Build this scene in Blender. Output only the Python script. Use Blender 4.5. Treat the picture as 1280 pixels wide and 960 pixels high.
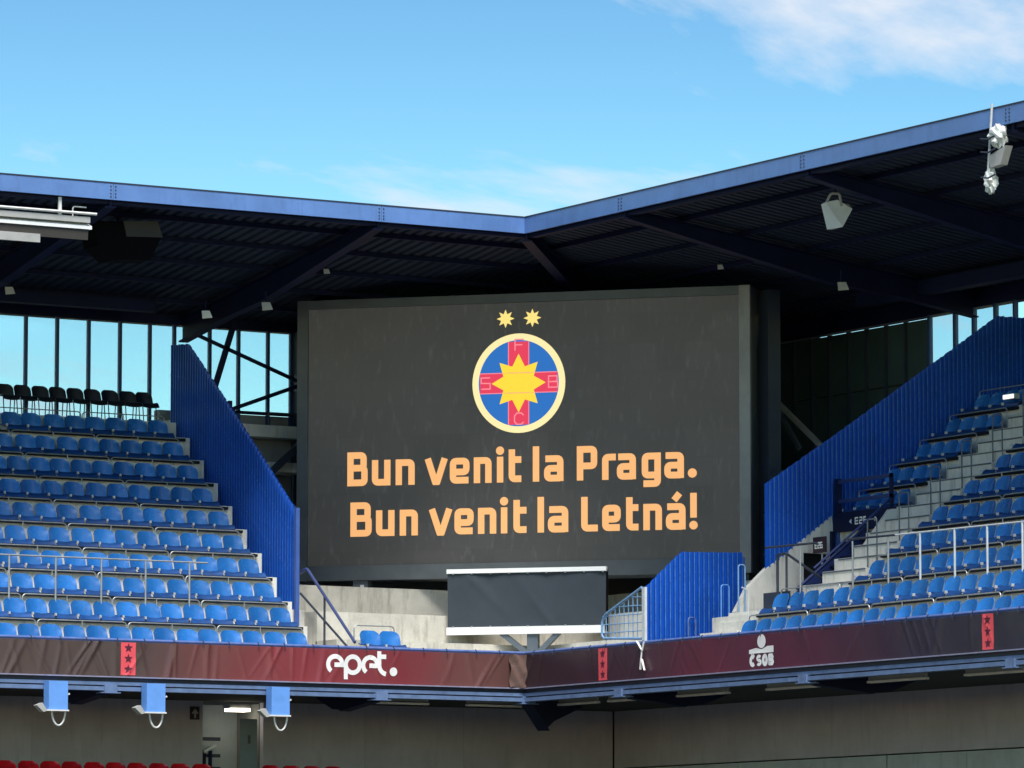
import bpy, bmesh, math, random
from mathutils import Vector, Matrix
random.seed(7)
R = math.radians
for o in list(bpy.data.objects): bpy.data.objects.remove(o)
sc = bpy.context.scene
COL = sc.collection

# ------------------------------------------------------------------ camera
AZ = R(30.9); PITCH = math.atan(685/6360)
vx, vy = math.sin(AZ), math.cos(AZ)
cam = bpy.data.cameras.new('camera'); cam.sensor_width = 36; cam.lens = 36*6360/1280
cam.clip_start = 1; cam.clip_end = 8000
co = bpy.data.objects.new('camera', cam); COL.objects.link(co)
co.location = (-100*vx-.2673*vy, -100*vy+.2673*vx, 2.0)
co.rotation_euler = (math.pi/2+PITCH, 0, -AZ)
sc.camera = co
sc.render.resolution_x, sc.render.resolution_y = 1024, 768

# ------------------------------------------------------------------ sky, sun, exposure
EXPO = 1.12
SUN_EL, SUN_AZ = R(57), R(204)          # azimuth from +Y clockwise: behind the camera
w = bpy.data.worlds.new('World'); sc.world = w; w.use_nodes = True
nt = w.node_tree; nt.nodes.clear()
N = nt.nodes.new; LK = nt.links.new
sky = N('ShaderNodeTexSky'); sky.sky_type = 'NISHITA'; sky.sun_disc = False
sky.sun_elevation = SUN_EL; sky.sun_rotation = SUN_AZ
sky.air_density = 1.0; sky.dust_density = 0.0; sky.ozone_density = 6.0
gm = N('ShaderNodeGamma'); gm.inputs[1].default_value = 2.4; LK(sky.outputs[0], gm.inputs[0])
tn = N('ShaderNodeMix'); tn.data_type = 'RGBA'; tn.blend_type = 'MULTIPLY'; tn.inputs[0].default_value = 1; LK(gm.outputs[0], tn.inputs[6]); tn.inputs[7].default_value = (.243, .161, .083, 1)
bg = N('ShaderNodeBackground'); bg.inputs['Strength'].default_value = 0.055
wo = N('ShaderNodeOutputWorld')
# thin cloud layer: noise on the direction projected to a flat high layer
tc = N('ShaderNodeTexCoord'); sx = N('ShaderNodeSeparateXYZ'); LK(tc.outputs['Generated'], sx.inputs[0])
mz = N('ShaderNodeMath'); mz.operation = 'MAXIMUM'; mz.inputs[1].default_value = .03; LK(sx.outputs['Z'], mz.inputs[0])
dx = N('ShaderNodeMath'); dx.operation = 'DIVIDE'; LK(sx.outputs['X'], dx.inputs[0]); LK(mz.outputs[0], dx.inputs[1])
dy = N('ShaderNodeMath'); dy.operation = 'DIVIDE'; LK(sx.outputs['Y'], dy.inputs[0]); LK(mz.outputs[0], dy.inputs[1])
cx = N('ShaderNodeCombineXYZ'); LK(dx.outputs[0], cx.inputs[0]); LK(dy.outputs[0], cx.inputs[1])
m0 = N('ShaderNodeMapping'); m0.inputs['Rotation'].default_value = (0, 0, R(45)); LK(cx.outputs[0], m0.inputs[0])
mp = N('ShaderNodeMapping'); mp.inputs['Scale'].default_value = (1.0, .30, 1)
CLOUD_OFFSET = (-44.425, -17.10, 0.0)
mp.inputs['Location'].default_value = CLOUD_OFFSET
LK(m0.outputs[0], mp.inputs[0])
nz = N('ShaderNodeTexNoise'); nz.inputs['Scale'].default_value = 1.5; nz.inputs['Detail'].default_value = 10; nz.inputs['Roughness'].default_value = .58; nz.inputs['Distortion'].default_value = .25
LK(mp.outputs[0], nz.inputs['Vector'])
cr = N('ShaderNodeValToRGB'); cr.color_ramp.elements[0].position = .535; cr.color_ramp.elements[1].position = .68
LK(nz.outputs['Fac'], cr.inputs[0])
cm = N('ShaderNodeMath'); cm.operation = 'MULTIPLY'; cm.inputs[1].default_value = 1.0; LK(cr.outputs[0], cm.inputs[0])
mx = N('ShaderNodeMix'); mx.data_type = 'RGBA'; LK(cm.outputs[0], mx.inputs[0]); LK(tn.outputs[2], mx.inputs[6])
mx.inputs[7].default_value = (7.0, 7.4, 8.1, 1)
LK(mx.outputs[2], bg.inputs['Color']); LK(bg.outputs[0], wo.inputs[0])

sun = bpy.data.lights.new('sun', 'SUN'); sun.energy = 2.6; sun.angle = R(28); sun.color = (1, .96, .90)
so = bpy.data.objects.new('sun', sun); COL.objects.link(so)
td = Vector((math.sin(SUN_AZ)*math.cos(SUN_EL), math.cos(SUN_AZ)*math.cos(SUN_EL), math.sin(SUN_EL)))
so.rotation_euler = (-td).to_track_quat('-Z', 'Y').to_euler(); so.location = td*200
sc.view_settings.view_transform = 'Standard'; sc.view_settings.look = 'None'
sc.view_settings.gamma = 1; sc.view_settings.use_curve_mapping = False
sc.view_settings.exposure = EXPO

# ------------------------------------------------------------------ materials
def mat(name, col, rough=.6, metal=0, var=.12, scale=3.0, bump=0, bscale=40, spec=.5, coat=0, stain=None, rnd=0, streak=0):
    m = bpy.data.materials.new(name); m.use_nodes = True
    t = m.node_tree; n = t.nodes; l = t.links; b = n['Principled BSDF']
    b.inputs['Roughness'].default_value = rough; b.inputs['Metallic'].default_value = metal
    b.inputs['Specular IOR Level'].default_value = spec
    if coat: b.inputs['Coat Weight'].default_value = coat; b.inputs['Coat Roughness'].default_value = .25
    c = n.new('ShaderNodeTexCoord'); oi = n.new('ShaderNodeObjectInfo')
    ad = n.new('ShaderNodeVectorMath'); ad.operation = 'MULTIPLY_ADD'
    cb = n.new('ShaderNodeCombineXYZ')
    for k in range(3): l.new(oi.outputs['Random'], cb.inputs[k])
    l.new(cb.outputs[0], ad.inputs[0]); ad.inputs[1].default_value = (37, 53, 71); l.new(c.outputs['Object'], ad.inputs[2])
    nz = n.new('ShaderNodeTexNoise'); nz.inputs['Scale'].default_value = scale; nz.inputs['Detail'].default_value = 8; nz.inputs['Roughness'].default_value = .62
    l.new(ad.outputs[0], nz.inputs['Vector'])
    rp = n.new('ShaderNodeValToRGB'); rp.color_ramp.elements[0].position = .3; rp.color_ramp.elements[1].position = .7
    lo = tuple(max(0, x*(1-var)) for x in col); hi = tuple(min(1, x*(1+var)) for x in col)
    rp.color_ramp.elements[0].color = (*lo, 1); rp.color_ramp.elements[1].color = (*hi, 1)
    l.new(nz.outputs['Fac'], rp.inputs[0]); out = rp.outputs[0]
    if stain:
        sm = n.new('ShaderNodeMapping'); sm.inputs['Scale'].default_value = (3.2, 3.2, .55) if streak else (1, 1, 1)
        l.new(ad.outputs[0], sm.inputs[0])
        n2 = n.new('ShaderNodeTexNoise'); n2.inputs['Scale'].default_value = 1.7; n2.inputs['Detail'].default_value = 10; n2.inputs['Roughness'].default_value = .7
        l.new(sm.outputs[0], n2.inputs['Vector'])
        r2 = n.new('ShaderNodeValToRGB'); r2.color_ramp.elements[0].position = .52; r2.color_ramp.elements[1].position = .72
        l.new(n2.outputs['Fac'], r2.inputs[0])
        mf = n.new('ShaderNodeMath'); mf.operation = 'MULTIPLY'; mf.inputs[1].default_value = .75; l.new(r2.outputs[0], mf.inputs[0])
        mm = n.new('ShaderNodeMix'); mm.data_type = 'RGBA'; l.new(mf.outputs[0], mm.inputs[0]); l.new(out, mm.inputs[6]); mm.inputs[7].default_value = (*stain, 1)
        out = mm.outputs[2]
    if rnd:
        hs = n.new('ShaderNodeHueSaturation'); mr = n.new('ShaderNodeMapRange'); mr.inputs[3].default_value = 1-rnd; mr.inputs[4].default_value = 1+rnd
        l.new(oi.outputs['Random'], mr.inputs[0]); l.new(mr.outputs[0], hs.inputs['Value']); l.new(out, hs.inputs['Color']); out = hs.outputs[0]
    l.new(out, b.inputs['Base Color'])
    rr = n.new('ShaderNodeMapRange'); rr.inputs[3].default_value = max(.03, rough-.08); rr.inputs[4].default_value = min(1, rough+.1)
    l.new(nz.outputs['Fac'], rr.inputs[0]); l.new(rr.outputs[0], b.inputs['Roughness'])
    if bump:
        nb = n.new('ShaderNodeTexNoise'); nb.inputs['Scale'].default_value = bscale; nb.inputs['Detail'].default_value = 5
        l.new(ad.outputs[0], nb.inputs['Vector'])
        bp = n.new('ShaderNodeBump'); bp.inputs['Strength'].default_value = bump; bp.inputs['Distance'].default_value = .02
        l.new(nb.outputs['Fac'], bp.inputs['Height']); l.new(bp.outputs[0], b.inputs['Normal'])
    return m
def emat(name, col, strength=1.0):
    m = mat(name, tuple(x*.3 for x in col), .5); b = m.node_tree.nodes['Principled BSDF']
    b.inputs['Emission Color'].default_value = (*col, 1); b.inputs['Emission Strength'].default_value = strength/2**EXPO
    return m
M = {}
M['grass'] = mat('grass', (.040, .044, .034), .9, var=.3, scale=.4)
M['concrete'] = mat('whitewashed_concrete', (.68, .67, .61), .85, var=.10, scale=2.5, bump=.3, stain=(.30, .29, .25), streak=1)
M['concrete_worn'] = mat('worn_concrete', (.56, .54, .47), .85, var=.16, scale=2.0, bump=.4, stain=(.22, .21, .18), streak=1)
M['concrete_mid'] = mat('grey_concrete', (.27, .27, .26), .85, var=.15, scale=1.5, bump=.3, stain=(.17, .17, .16), streak=1)
M['concrete_low'] = mat('lower_wall_concrete', (.48, .47, .56), .8, var=.12, scale=1.2, bump=.25, stain=(.36, .35, .42), streak=1)
M['parapet'] = mat('parapet_concrete', (.46, .52, .56), .75, var=.12, scale=1.5, bump=.25, stain=(.33, .38, .41), streak=1)
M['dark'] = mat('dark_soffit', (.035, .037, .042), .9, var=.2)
M['navy'] = mat('navy_steel_paint', (.006, .011, .048), .6, var=.25, scale=2, spec=.25)
M['sheet'] = mat('roof_sheet_metal', (.022, .036, .062), .65, spec=.25, var=.15, scale=1.2)
M['fascia'] = mat('periwinkle_blue_paint', (.115, .23, .52), .38, var=.14, scale=1.3, stain=(.085, .165, .38), streak=1)
M['beamblue'] = mat('weathered_blue_steel', (.13, .20, .36), .5, var=.2, scale=4, stain=(.07, .10, .18))
M['lip'] = mat('lavender_grey_steel', (.26, .26, .37), .5, var=.2, scale=6)
M['railblue'] = mat('blue_rail_paint', (.11, .17, .42), .4, var=.2, scale=6)
M['fence'] = mat('corrugated_blue_paint', (.005, .082, .47), .36, var=.14, scale=1.5, stain=(.012, .07, .33), streak=1)
M['ridge'] = mat('blue_ridge_highlight', (.07, .20, .52), .4, var=.4, scale=9)  # rib highlights painted as a paler blue on the ridge tops
M['fence_edge'] = mat('fence_trim_steel', (.05, .11, .36), .45)
M['stairblue'] = mat('dark_blue_steel', (.02, .04, .15), .5)
M['black'] = mat('black_gap', (.008, .008, .01), .8)
M['flash'] = mat('dark_flashing', (.03, .035, .06), .5)
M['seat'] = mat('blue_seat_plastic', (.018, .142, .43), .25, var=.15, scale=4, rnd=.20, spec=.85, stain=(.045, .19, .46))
M['seat_shaded'] = mat('shaded_seat_pan_plastic', (.006, .055, .21), .45, var=.24, scale=5, rnd=.2)  # same seat blue, shade of the downward-facing pan darkened into the colour
M['redseat'] = mat('red_seat_plastic', (.66, .012, .02), .18, var=.15, scale=5, rnd=.08)
M['blackseat'] = mat('black_seat_plastic', (.010, .012, .018), .45)
M['bracket'] = mat('pale_bracket', (.5, .52, .52), .5)
M['galv'] = mat('galvanised_tube', (.36, .38, .38), .45, metal=.5, var=.15, scale=8)
M['railw'] = mat('pale_tube', (.62, .66, .68), .4, var=.1, scale=8)
M['handrail'] = mat('dark_blue_rail', (.04, .06, .17), .45)
M['raildark'] = mat('dark_rail', (.03, .04, .06), .5)
M['seatrail'] = mat('seat_beam', (.008, .013, .018), .7, spec=.2)
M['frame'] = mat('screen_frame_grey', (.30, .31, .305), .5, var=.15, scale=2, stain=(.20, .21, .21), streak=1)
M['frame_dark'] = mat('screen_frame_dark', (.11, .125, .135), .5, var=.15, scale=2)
M['cloth'] = mat('charcoal_cloth', (.035, .047, .060), .85, var=.12, scale=3)
M['whitebar'] = mat('white_bar', (.85, .87, .86), .5, var=.03)
M['post'] = mat('grey_steel_post', (.10, .125, .15), .5)
M['white'] = mat('white_print', (.86, .85, .83), .5, var=.03)
M['pink'] = mat('coral_patch', (.80, .09, .11), .5, var=.05)
M['flap'] = mat('pale_brown_vinyl', (.17, .105, .09), .3, spec=.6)
M['maroonstar'] = mat('dark_star_print', (.10, .012, .03), .5)
M['boxblue'] = mat('sky_blue_box_paint', (.14, .34, .80), .4, var=.08, scale=5)
M['meshblue'] = mat('pale_steel_blue_paint', (.20, .38, .62), .4)
M['cable'] = mat('white_cable', (.75, .75, .72), .5, var=.05)
M['lampgrey'] = mat('lamp_grey', (.42, .42, .40), .5)
M['whitecase'] = mat('white_speaker_case', (.70, .73, .70), .45, var=.08, scale=4)
M['blackcase'] = mat('black_speaker_case', (.004, .004, .005), .8, spec=.08)
M['brownpanel'] = mat('speaker_grille', (.05, .045, .04), .7)
M['door'] = mat('pale_blue_door', (.28, .36, .43), .5, var=.06)
M['darkpanel'] = mat('dark_green_wall_panel', (.04, .075, .075), .5, var=.2, scale=1.5)
M['mull'] = mat('mullion_blue', (.02, .06, .17), .5)
M['sign'] = mat('dark_sign', (.03, .012, .02), .5)
M['tube'] = mat('tube_casing', (.82, .82, .82), .5)
M['tape'] = mat('white_tape', (.82, .82, .80), .6)
M['peach'] = emat('led_peach', (.90, .455, .175)); M['cream'] = emat('led_cream', (.95, .81, .40)); M['yellow'] = emat('led_yellow', (.96, .67, .045))
M['paleyellow'] = emat('led_pale_yellow', (.94, .74, .22)); M['ledred'] = emat('led_red', (.76, .045, .10)); M['ledblue'] = emat('led_blue', (.02, .15, .50)); M['ledpink'] = emat('led_pink', (.90, .25, .30))
M['lampon'] = emat('lit_lamp', (.95, .90, .72), 7); M['lampwhite'] = emat('lit_white_lamp', (.9, .95, .95), 1.2)
# display: dark LED mosaic with faint diagonal smears
m = M['display'] = mat('led_mosaic', (.056, .054, .051), .55, var=.10, scale=2.2)
n = m.node_tree.nodes; l = m.node_tree.links; b = n['Principled BSDF']
c = n.new('ShaderNodeTexCoord'); mpn = n.new('ShaderNodeMapping'); mpn.inputs['Rotation'].default_value = (0, R(-42), 0); mpn.inputs['Scale'].default_value = (5.5, 1, 1.6)
l.new(c.outputs['Object'], mpn.inputs[0]); nn = n.new('ShaderNodeTexNoise'); nn.inputs['Scale'].default_value = 1.6; nn.inputs['Detail'].default_value = 3
l.new(mpn.outputs[0], nn.inputs['Vector']); rr = n.new('ShaderNodeValToRGB'); rr.color_ramp.elements[0].position = .56; rr.color_ramp.elements[1].position = .78
rr.color_ramp.elements[1].color = (.05, .05, .05, 1); l.new(nn.outputs['Fac'], rr.inputs[0])
mm = n.new('ShaderNodeMix'); mm.data_type = 'RGBA'; mm.blend_type = 'ADD'; mm.inputs[0].default_value = 1
old = b.inputs['Base Color'].links[0].from_socket; l.new(old, mm.inputs[6]); l.new(rr.outputs[0], mm.inputs[7]); l.new(mm.outputs[2], b.inputs['Base Color'])
b.inputs['Emission Color'].default_value = (.034, .034, .032, 1); b.inputs['Emission Strength'].default_value = .8/2**EXPO
bk = n.new('ShaderNodeTexBrick'); bk.offset = 0; bk.inputs['Scale'].default_value = 1; bk.inputs['Brick Width'].default_value = .571; bk.inputs['Row Height'].default_value = .59; bk.inputs['Mortar Size'].default_value = .006
bk.inputs['Color1'].default_value = (.92, .92, .92, 1); bk.inputs['Color2'].default_value = (1.06, 1.06, 1.06, 1); bk.inputs['Mortar'].default_value = (.88, .88, .88, 1)
sx2 = n.new('ShaderNodeSeparateXYZ'); cb2 = n.new('ShaderNodeCombineXYZ'); l.new(c.outputs['Object'], sx2.inputs[0]); l.new(sx2.outputs['X'], cb2.inputs[0]); l.new(sx2.outputs['Z'], cb2.inputs[1]); l.new(cb2.outputs[0], bk.inputs['Vector'])
mm2 = n.new('ShaderNodeMix'); mm2.data_type = 'RGBA'; mm2.blend_type = 'MULTIPLY'; mm2.inputs[0].default_value = 1
l.new(mm.outputs[2], mm2.inputs[6]); l.new(bk.outputs['Color'], mm2.inputs[7]); l.new(mm2.outputs[2], b.inputs['Base Color'])
me2 = n.new('ShaderNodeMix'); me2.data_type = 'RGBA'; me2.blend_type = 'MULTIPLY'; me2.inputs[0].default_value = 1; me2.inputs[6].default_value = (.034, .034, .032, 1)
l.new(bk.outputs['Color'], me2.inputs[7]); l.new(me2.outputs[2], b.inputs['Emission Color'])
# glazing: mostly clear, slightly tinted pane
m = M['glass'] = bpy.data.materials.new('tinted_glass'); m.use_nodes = True
n = m.node_tree.nodes; l = m.node_tree.links; n.clear()
go = n.new('ShaderNodeOutputMaterial'); tr = n.new('ShaderNodeBsdfTransparent'); tr.inputs[0].default_value = (.86, .93, .96, 1)
gl = n.new('ShaderNodeBsdfGlossy'); gl.inputs['Roughness'].default_value = .08; gl.inputs[0].default_value = (.9, .95, 1, 1)
ms = n.new('ShaderNodeMixShader'); ms.inputs[0].default_value = .05; df = n.new('ShaderNodeBsdfTranslucent'); df.inputs[0].default_value = (.85, .9, .9, 1); md = n.new('ShaderNodeMixShader'); md.inputs[0].default_value = .10; l.new(tr.outputs[0], md.inputs[1]); l.new(df.outputs[0], md.inputs[2]); l.new(md.outputs[0], ms.inputs[1]); l.new(gl.outputs[0], ms.inputs[2]); l.new(ms.outputs[0], go.inputs[0])
# vinyl banner with its own printed colour run along the length
def vinyl(name, axis, stops):
    m = mat(name, (.2, .04, .05), .34, var=.1, scale=3, spec=.42)
    n = m.node_tree.nodes; l = m.node_tree.links; b = n['Principled BSDF']
    c = n.new('ShaderNodeTexCoord'); s = n.new('ShaderNodeSeparateXYZ'); l.new(c.outputs['Object'], s.inputs[0])
    mr = n.new('ShaderNodeMapRange'); mr.inputs[1].default_value = stops[0][0]; mr.inputs[2].default_value = stops[-1][0]
    nz = n.new('ShaderNodeTexNoise'); nz.inputs['Scale'].default_value = 1.4; nz.inputs['Detail'].default_value = 4; l.new(c.outputs['Object'], nz.inputs['Vector'])
    ma = n.new('ShaderNodeMath'); ma.operation = 'MULTIPLY_ADD'; ma.inputs[1].default_value = 1.2; l.new(nz.outputs['Fac'], ma.inputs[0]); l.new(s.outputs[axis], ma.inputs[2])
    l.new(ma.outputs[0], mr.inputs[0]); r = n.new('ShaderNodeValToRGB'); l.new(mr.outputs[0], r.inputs[0])
    el = r.color_ramp.elements; a, z = stops[0][0], stops[-1][0]
    while len(el) < len(stops): el.new(.5)
    for e, (p, col) in zip(el, stops): e.position = (p-a)/(z-a); e.color = (*col, 1)
    l.new(r.outputs[0], b.inputs['Base Color']); return m
M['vinylL'] = vinyl('maroon_vinyl_west', 'X', [(-12, (.085, .052, .046)), (-8.0, (.075, .050, .045)), (-6.3, (.16, .050, .048)), (-4.5, (.24, .040, .048)), (-2.2, (.20, .035, .042)), (-.8, (.15, .06, .055)), (.6, (.10, .05, .045))])
M['vinylR'] = vinyl('maroon_vinyl_south', 'Y', [(-18, (.022, .018, .034)), (-12.5, (.028, .018, .032)), (-9.5, (.085, .018, .034)), (-6.0, (.12, .020, .035)), (-3.6, (.045, .016, .028)), (.6, (.032, .018, .026))])

# ------------------------------------------------------------------ mesh helpers
class MB:
    def __init__(s): s.v = []; s.f = []; s.smooth = False; s.mi = None
    def add(s, vs, fs):
        k = len(s.v); s.v += [tuple(p) for p in vs]; s.f += [tuple(i+k for i in f) for f in fs]; return s
    def box(s, x0, x1, y0, y1, z0, z1):
        x0, x1 = sorted((x0, x1)); y0, y1 = sorted((y0, y1)); z0, z1 = sorted((z0, z1))
        return s.add([(x0,y0,z0),(x1,y0,z0),(x1,y1,z0),(x0,y1,z0),(x0,y0,z1),(x1,y0,z1),(x1,y1,z1),(x0,y1,z1)],
                     [(3,2,1,0),(4,5,6,7),(0,1,5,4),(1,2,6,5),(2,3,7,6),(3,0,4,7)])
    def bar(s, p, q, w, h, upv=(0,0,1)):
        p, q = Vector(p), Vector(q); d = (q-p).normalized(); u = Vector(upv); sd = d.cross(u).normalized(); u = sd.cross(d).normalized()
        vs = []
        for e in (p, q):
            for a, b2 in ((-1,-1),(1,-1),(1,1),(-1,1)): vs.append(e+sd*a*w/2+u*b2*h/2)
        return s.add(vs, [(0,1,2,3),(7,6,5,4),(0,4,5,1),(1,5,6,2),(2,6,7,3),(3,7,4,0)])
    def prism(s, poly, a, b, axis):
        """poly of 2D points swept along an axis from a to b; axis 0: poly=(y,z), 1: (x,z), 2: (x,y)"""
        def mk(p, t): return ((t,p[0],p[1]) if axis == 0 else (p[0],t,p[1]) if axis == 1 else (p[0],p[1],t))
        n = len(poly); vs = [mk(p, a) for p in poly]+[mk(p, b) for p in poly]
        return s.add(vs, [tuple(range(n))[::-1], tuple(range(n, 2*n))]+[(i, (i+1) % n, n+(i+1) % n, n+i) for i in range(n)])
    def tube(s, pts, r, n=6, closed=False):
        pts = [Vector(p) for p in pts]; rings = []; m = len(pts); ref = None
        for i, p in enumerate(pts):
            a = pts[(i-1) % m] if (closed or i) else p; c = pts[(i+1) % m] if (closed or i < m-1) else p
            d = (c-a).normalized()
            if ref is None: ref = Vector((0,0,1)) if abs(d.z) < .9 else Vector((1,0,0))
            u = d.cross(ref).normalized(); v2 = u.cross(d).normalized(); ref = v2
            rings.append([p+u*r*math.cos(2*math.pi*k/n)+v2*r*math.sin(2*math.pi*k/n) for k in range(n)])
        vs = [q for g in rings for q in g]; fs = []
        for i in range(m if closed else m-1):
            j = (i+1) % m
            for k in range(n): fs.append((i*n+k, i*n+(k+1) % n, j*n+(k+1) % n, j*n+k))
        if not closed: fs += [tuple(range(n))[::-1], tuple((m-1)*n+k for k in range(n))]
        s.smooth = True
        return s.add(vs, fs)
    def mesh(s, off=(0,0,0), name='m'):
        me = bpy.data.meshes.new(name); ox, oy, oz = off
        me.from_pydata([(a-ox, b-oy, c-oz) for a, b, c in s.v], [], s.f)
        bm = bmesh.new(); bm.from_mesh(me); bmesh.ops.recalc_face_normals(bm, faces=bm.faces[:]); bm.to_mesh(me); bm.free()
        if s.mi:
            for i in s.mi: me.polygons[i].material_index = 1
        if s.smooth:
            for p in me.polygons: p.use_smooth = True
            me.set_sharp_from_angle(angle=R(40))
        return me
def tag(o, label, cat, group=None, kind=None):
    if label: o['label'] = label
    if cat: o['category'] = cat
    if group: o['group'] = group
    if kind: o['kind'] = kind
    return o
class Thing:
    def __init__(s, name, label, cat, loc=(0,0,0), group=None):
        s.o = bpy.data.objects.new(name, None); s.o.empty_display_size = .2; COL.objects.link(s.o); s.o.location = loc; s.loc = tuple(loc)
        tag(s.o, label, cat, group)
    def part(s, name, mb, m, parent=None, label=None, kind=None):
        o = bpy.data.objects.new(name, mb.mesh(s.loc, name)); o.data.materials.append(M[m]); COL.objects.link(o); o.parent = parent or s.o
        if label: o['label'] = label
        if kind: o['kind'] = kind
        return o
    def meshpart(s, name, me, loc, rot=0, parent=None):
        o = bpy.data.objects.new(name, me); COL.objects.link(o); o.parent = parent or s.o
        o.location = tuple(a-b for a, b in zip(loc, s.loc)); o.rotation_euler = (0, 0, rot); return o
def single(name, mb, m, label, cat, loc=(0,0,0), group=None, kind=None):
    o = bpy.data.objects.new(name, mb.mesh(loc, name)); o.data.materials.append(M[m]); COL.objects.link(o); o.location = loc
    return tag(o, label, cat, group, kind)
def copy_thing(src, loc, rotz, label, group=None):
    r = src.copy(); COL.objects.link(r); r.location = loc; r.rotation_euler = (0, 0, rotz); r['label'] = label
    if group: r['group'] = group
    for ch in src.children:
        c = ch.copy(); COL.objects.link(c); c.parent = r
        for g in ch.children:
            d = g.copy(); COL.objects.link(d); d.parent = c
    return r
def rounded(pts, r=.05, k=4):
    """round the inner corners of an open polyline"""
    P = [Vector(p) for p in pts]; out = [P[0]]
    for i in range(1, len(P)-1):
        a, b, c = P[i-1], P[i], P[i+1]; rr = min(r, (a-b).length*.49, (c-b).length*.49)
        s = b+(a-b).normalized()*rr; e = b+(c-b).normalized()*rr
        for j in range(k+1):
            t = j/k; out.append(s*(1-t)**2+b*2*t*(1-t)+e*t*t)
    out.append(P[-1]); return out
ORD = ['first','second','third','fourth','fifth','sixth','seventh','eighth','ninth','tenth','eleventh','twelfth','thirteenth','fourteenth','fifteenth','sixteenth','seventeenth','eighteenth','nineteenth','twentieth']

# ------------------------------------------------------------------ ground
g = MB(); g.add([(-4000,-4000,0),(4000,-4000,0),(4000,4000,0),(-4000,4000,0)], [(0,1,2,3)])
single('ground', g, 'grass', None, None, kind='structure')

# ------------------------------------------------------------------ terraces
TR, RI = .72, .52
def YN(i): return .10+TR*i           # nose of row i behind the tier edge
def ZN(i): return 7.36+RI*i
GL = [-14.95, -9.13, -3.31]           # roof / beam grid lines along the left stand
GR = [-3.61, -9.85, -16.1]            # and along the right stand
tl = Thing('seating_terrace', 'stepped pale concrete seating terrace of the left stand', 'terrace', (-4, .1, 6.6))
XE = lambda i: -4.485+.048*i
for i in range(10):
    b = MB(); y1 = YN(i+1)+.05 if i < 9 else 7.35
    b.prism([(-13.5, YN(i)), (XE(i), YN(i)), (XE(i), y1), (-13.5, y1)], ZN(i)-(.75 if i == 0 else RI+.02), ZN(i), 2)
    tl.part('terrace_step', b, 'concrete')
    b = MB(); b.box(-13.5, XE(i)+.0-.13, YN(i)-.075, YN(i)-.002, ZN(i)-.078, ZN(i)-.02); tl.part('seat_beam', b, 'seatrail')
b = MB(); b.box(-13.5, -4.0, 7.3, 8.28, 11.9, 12.42); tl.part('top_platform', b, 'concrete')

tr = Thing('seating_terrace', 'stepped pale concrete seating terrace of the right stand with an aisle', 'terrace', (.1, -8, 6.6))
def rowR(i):                          # pieces of row i in plan: (yfar, ynear)
    if i < 2: return [(-5.45, -19)]
    if i < 5: return [(-7.42, -19)]
    return [(-5.45, -19)]
for i in range(10):
    for (ya, yb) in rowR(i):
        b = MB(); x1 = YN(i+1)+.05 if i < 9 else 8.28
        b.box(YN(i), x1, ya, yb, ZN(i)-(.75 if i == 0 else RI+.02), ZN(i)); tr.part('terrace_step', b, 'concrete')
    starts = [-7.05] if i < 2 else [-9.02]
    for st in starts:
        b = MB(); b.box(YN(i)-.075, YN(i)-.002, st, -19, ZN(i)-.078, ZN(i)-.02); tr.part('seat_beam', b, 'seatrail')
    if i >= 5:
        b = MB(); b.box(YN(i)-.075, YN(i)-.002, -5.5, -7.42, ZN(i)-.078, ZN(i)-.02); tr.part('seat_beam', b, 'seatrail')
    if i >= 2:                        # half step in the aisle
        b = MB(); b.box(YN(i)-.36, YN(i)-.003, -7.55, -8.95, ZN(i-1)+.003, ZN(i-1)+RI/2); tr.part('aisle_step', b, 'concrete')
        b = MB(); b.box(YN(i)-.375, YN(i)-.361, -7.56, -8.95, ZN(i-1)+RI/2-.035, ZN(i-1)+RI/2-.008); tr.part('step_nosing', b, 'post')
        b = MB(); b.box(YN(i)-.012, YN(i)-.001, -7.56, -8.98, ZN(i)-.032, ZN(i)-.008); tr.part('step_nosing', b, 'post')
for k in range(3):                    # small steps up beside the blue guard
    b = MB(); b.box(.45+.3*k, 1.9, -5.6-.03*k, -6.85, 7.365+.2*k+.002*k, 7.365+.2*(k+1)); tr.part('aisle_step', b, 'concrete')

tcn = Thing('corner_terrace', 'bare pale concrete steps in the corner below the big screen', 'terrace', (0, .3, 6.6))
LV = [(.10, 7.0, 7.40), (.95, 7.38, 7.66), (1.75, 7.6, 8.25), (4.4, 8.2, 8.96)]
for q, (y, z0, z1) in enumerate(LV):
    e = LV[q+1][0]+.05 if q < 3 else 6.0
    b = MB(); b.prism([(-3.72, y), (y, y), (e, e), (-3.72, e)], z0, z1, 2); tcn.part('terrace_step', b, 'concrete_worn')
    b = MB(); b.prism([(y, y), (y, -4.18), (e, -4.18), (e, e)], z0, z1, 2); tcn.part('terrace_step', b, 'concrete')
b = MB(); b.box(XE(0)+.01, -3.725, .12, 2.24, 7.0, 7.44); tcn.part('stair_landing', b, 'concrete')
b = MB(); b.box(-4.32, -3.725, 2.25, 5.4, 7.0, 8.30); tcn.part('stair_landing', b, 'concrete')

# underside of the upper tier and what closes the space behind
so2 = Thing('tier_soffit', 'dark underside slab of the upper tier above the lower walls', 'soffit', (0, 2, 6.6))
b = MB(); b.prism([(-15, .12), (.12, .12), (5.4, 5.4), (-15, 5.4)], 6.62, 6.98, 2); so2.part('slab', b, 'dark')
b = MB(); b.prism([(.12, .12), (.12, -20), (5.4, -20), (5.4, 5.4)], 6.62, 6.98, 2); so2.part('slab', b, 'dark')

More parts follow.
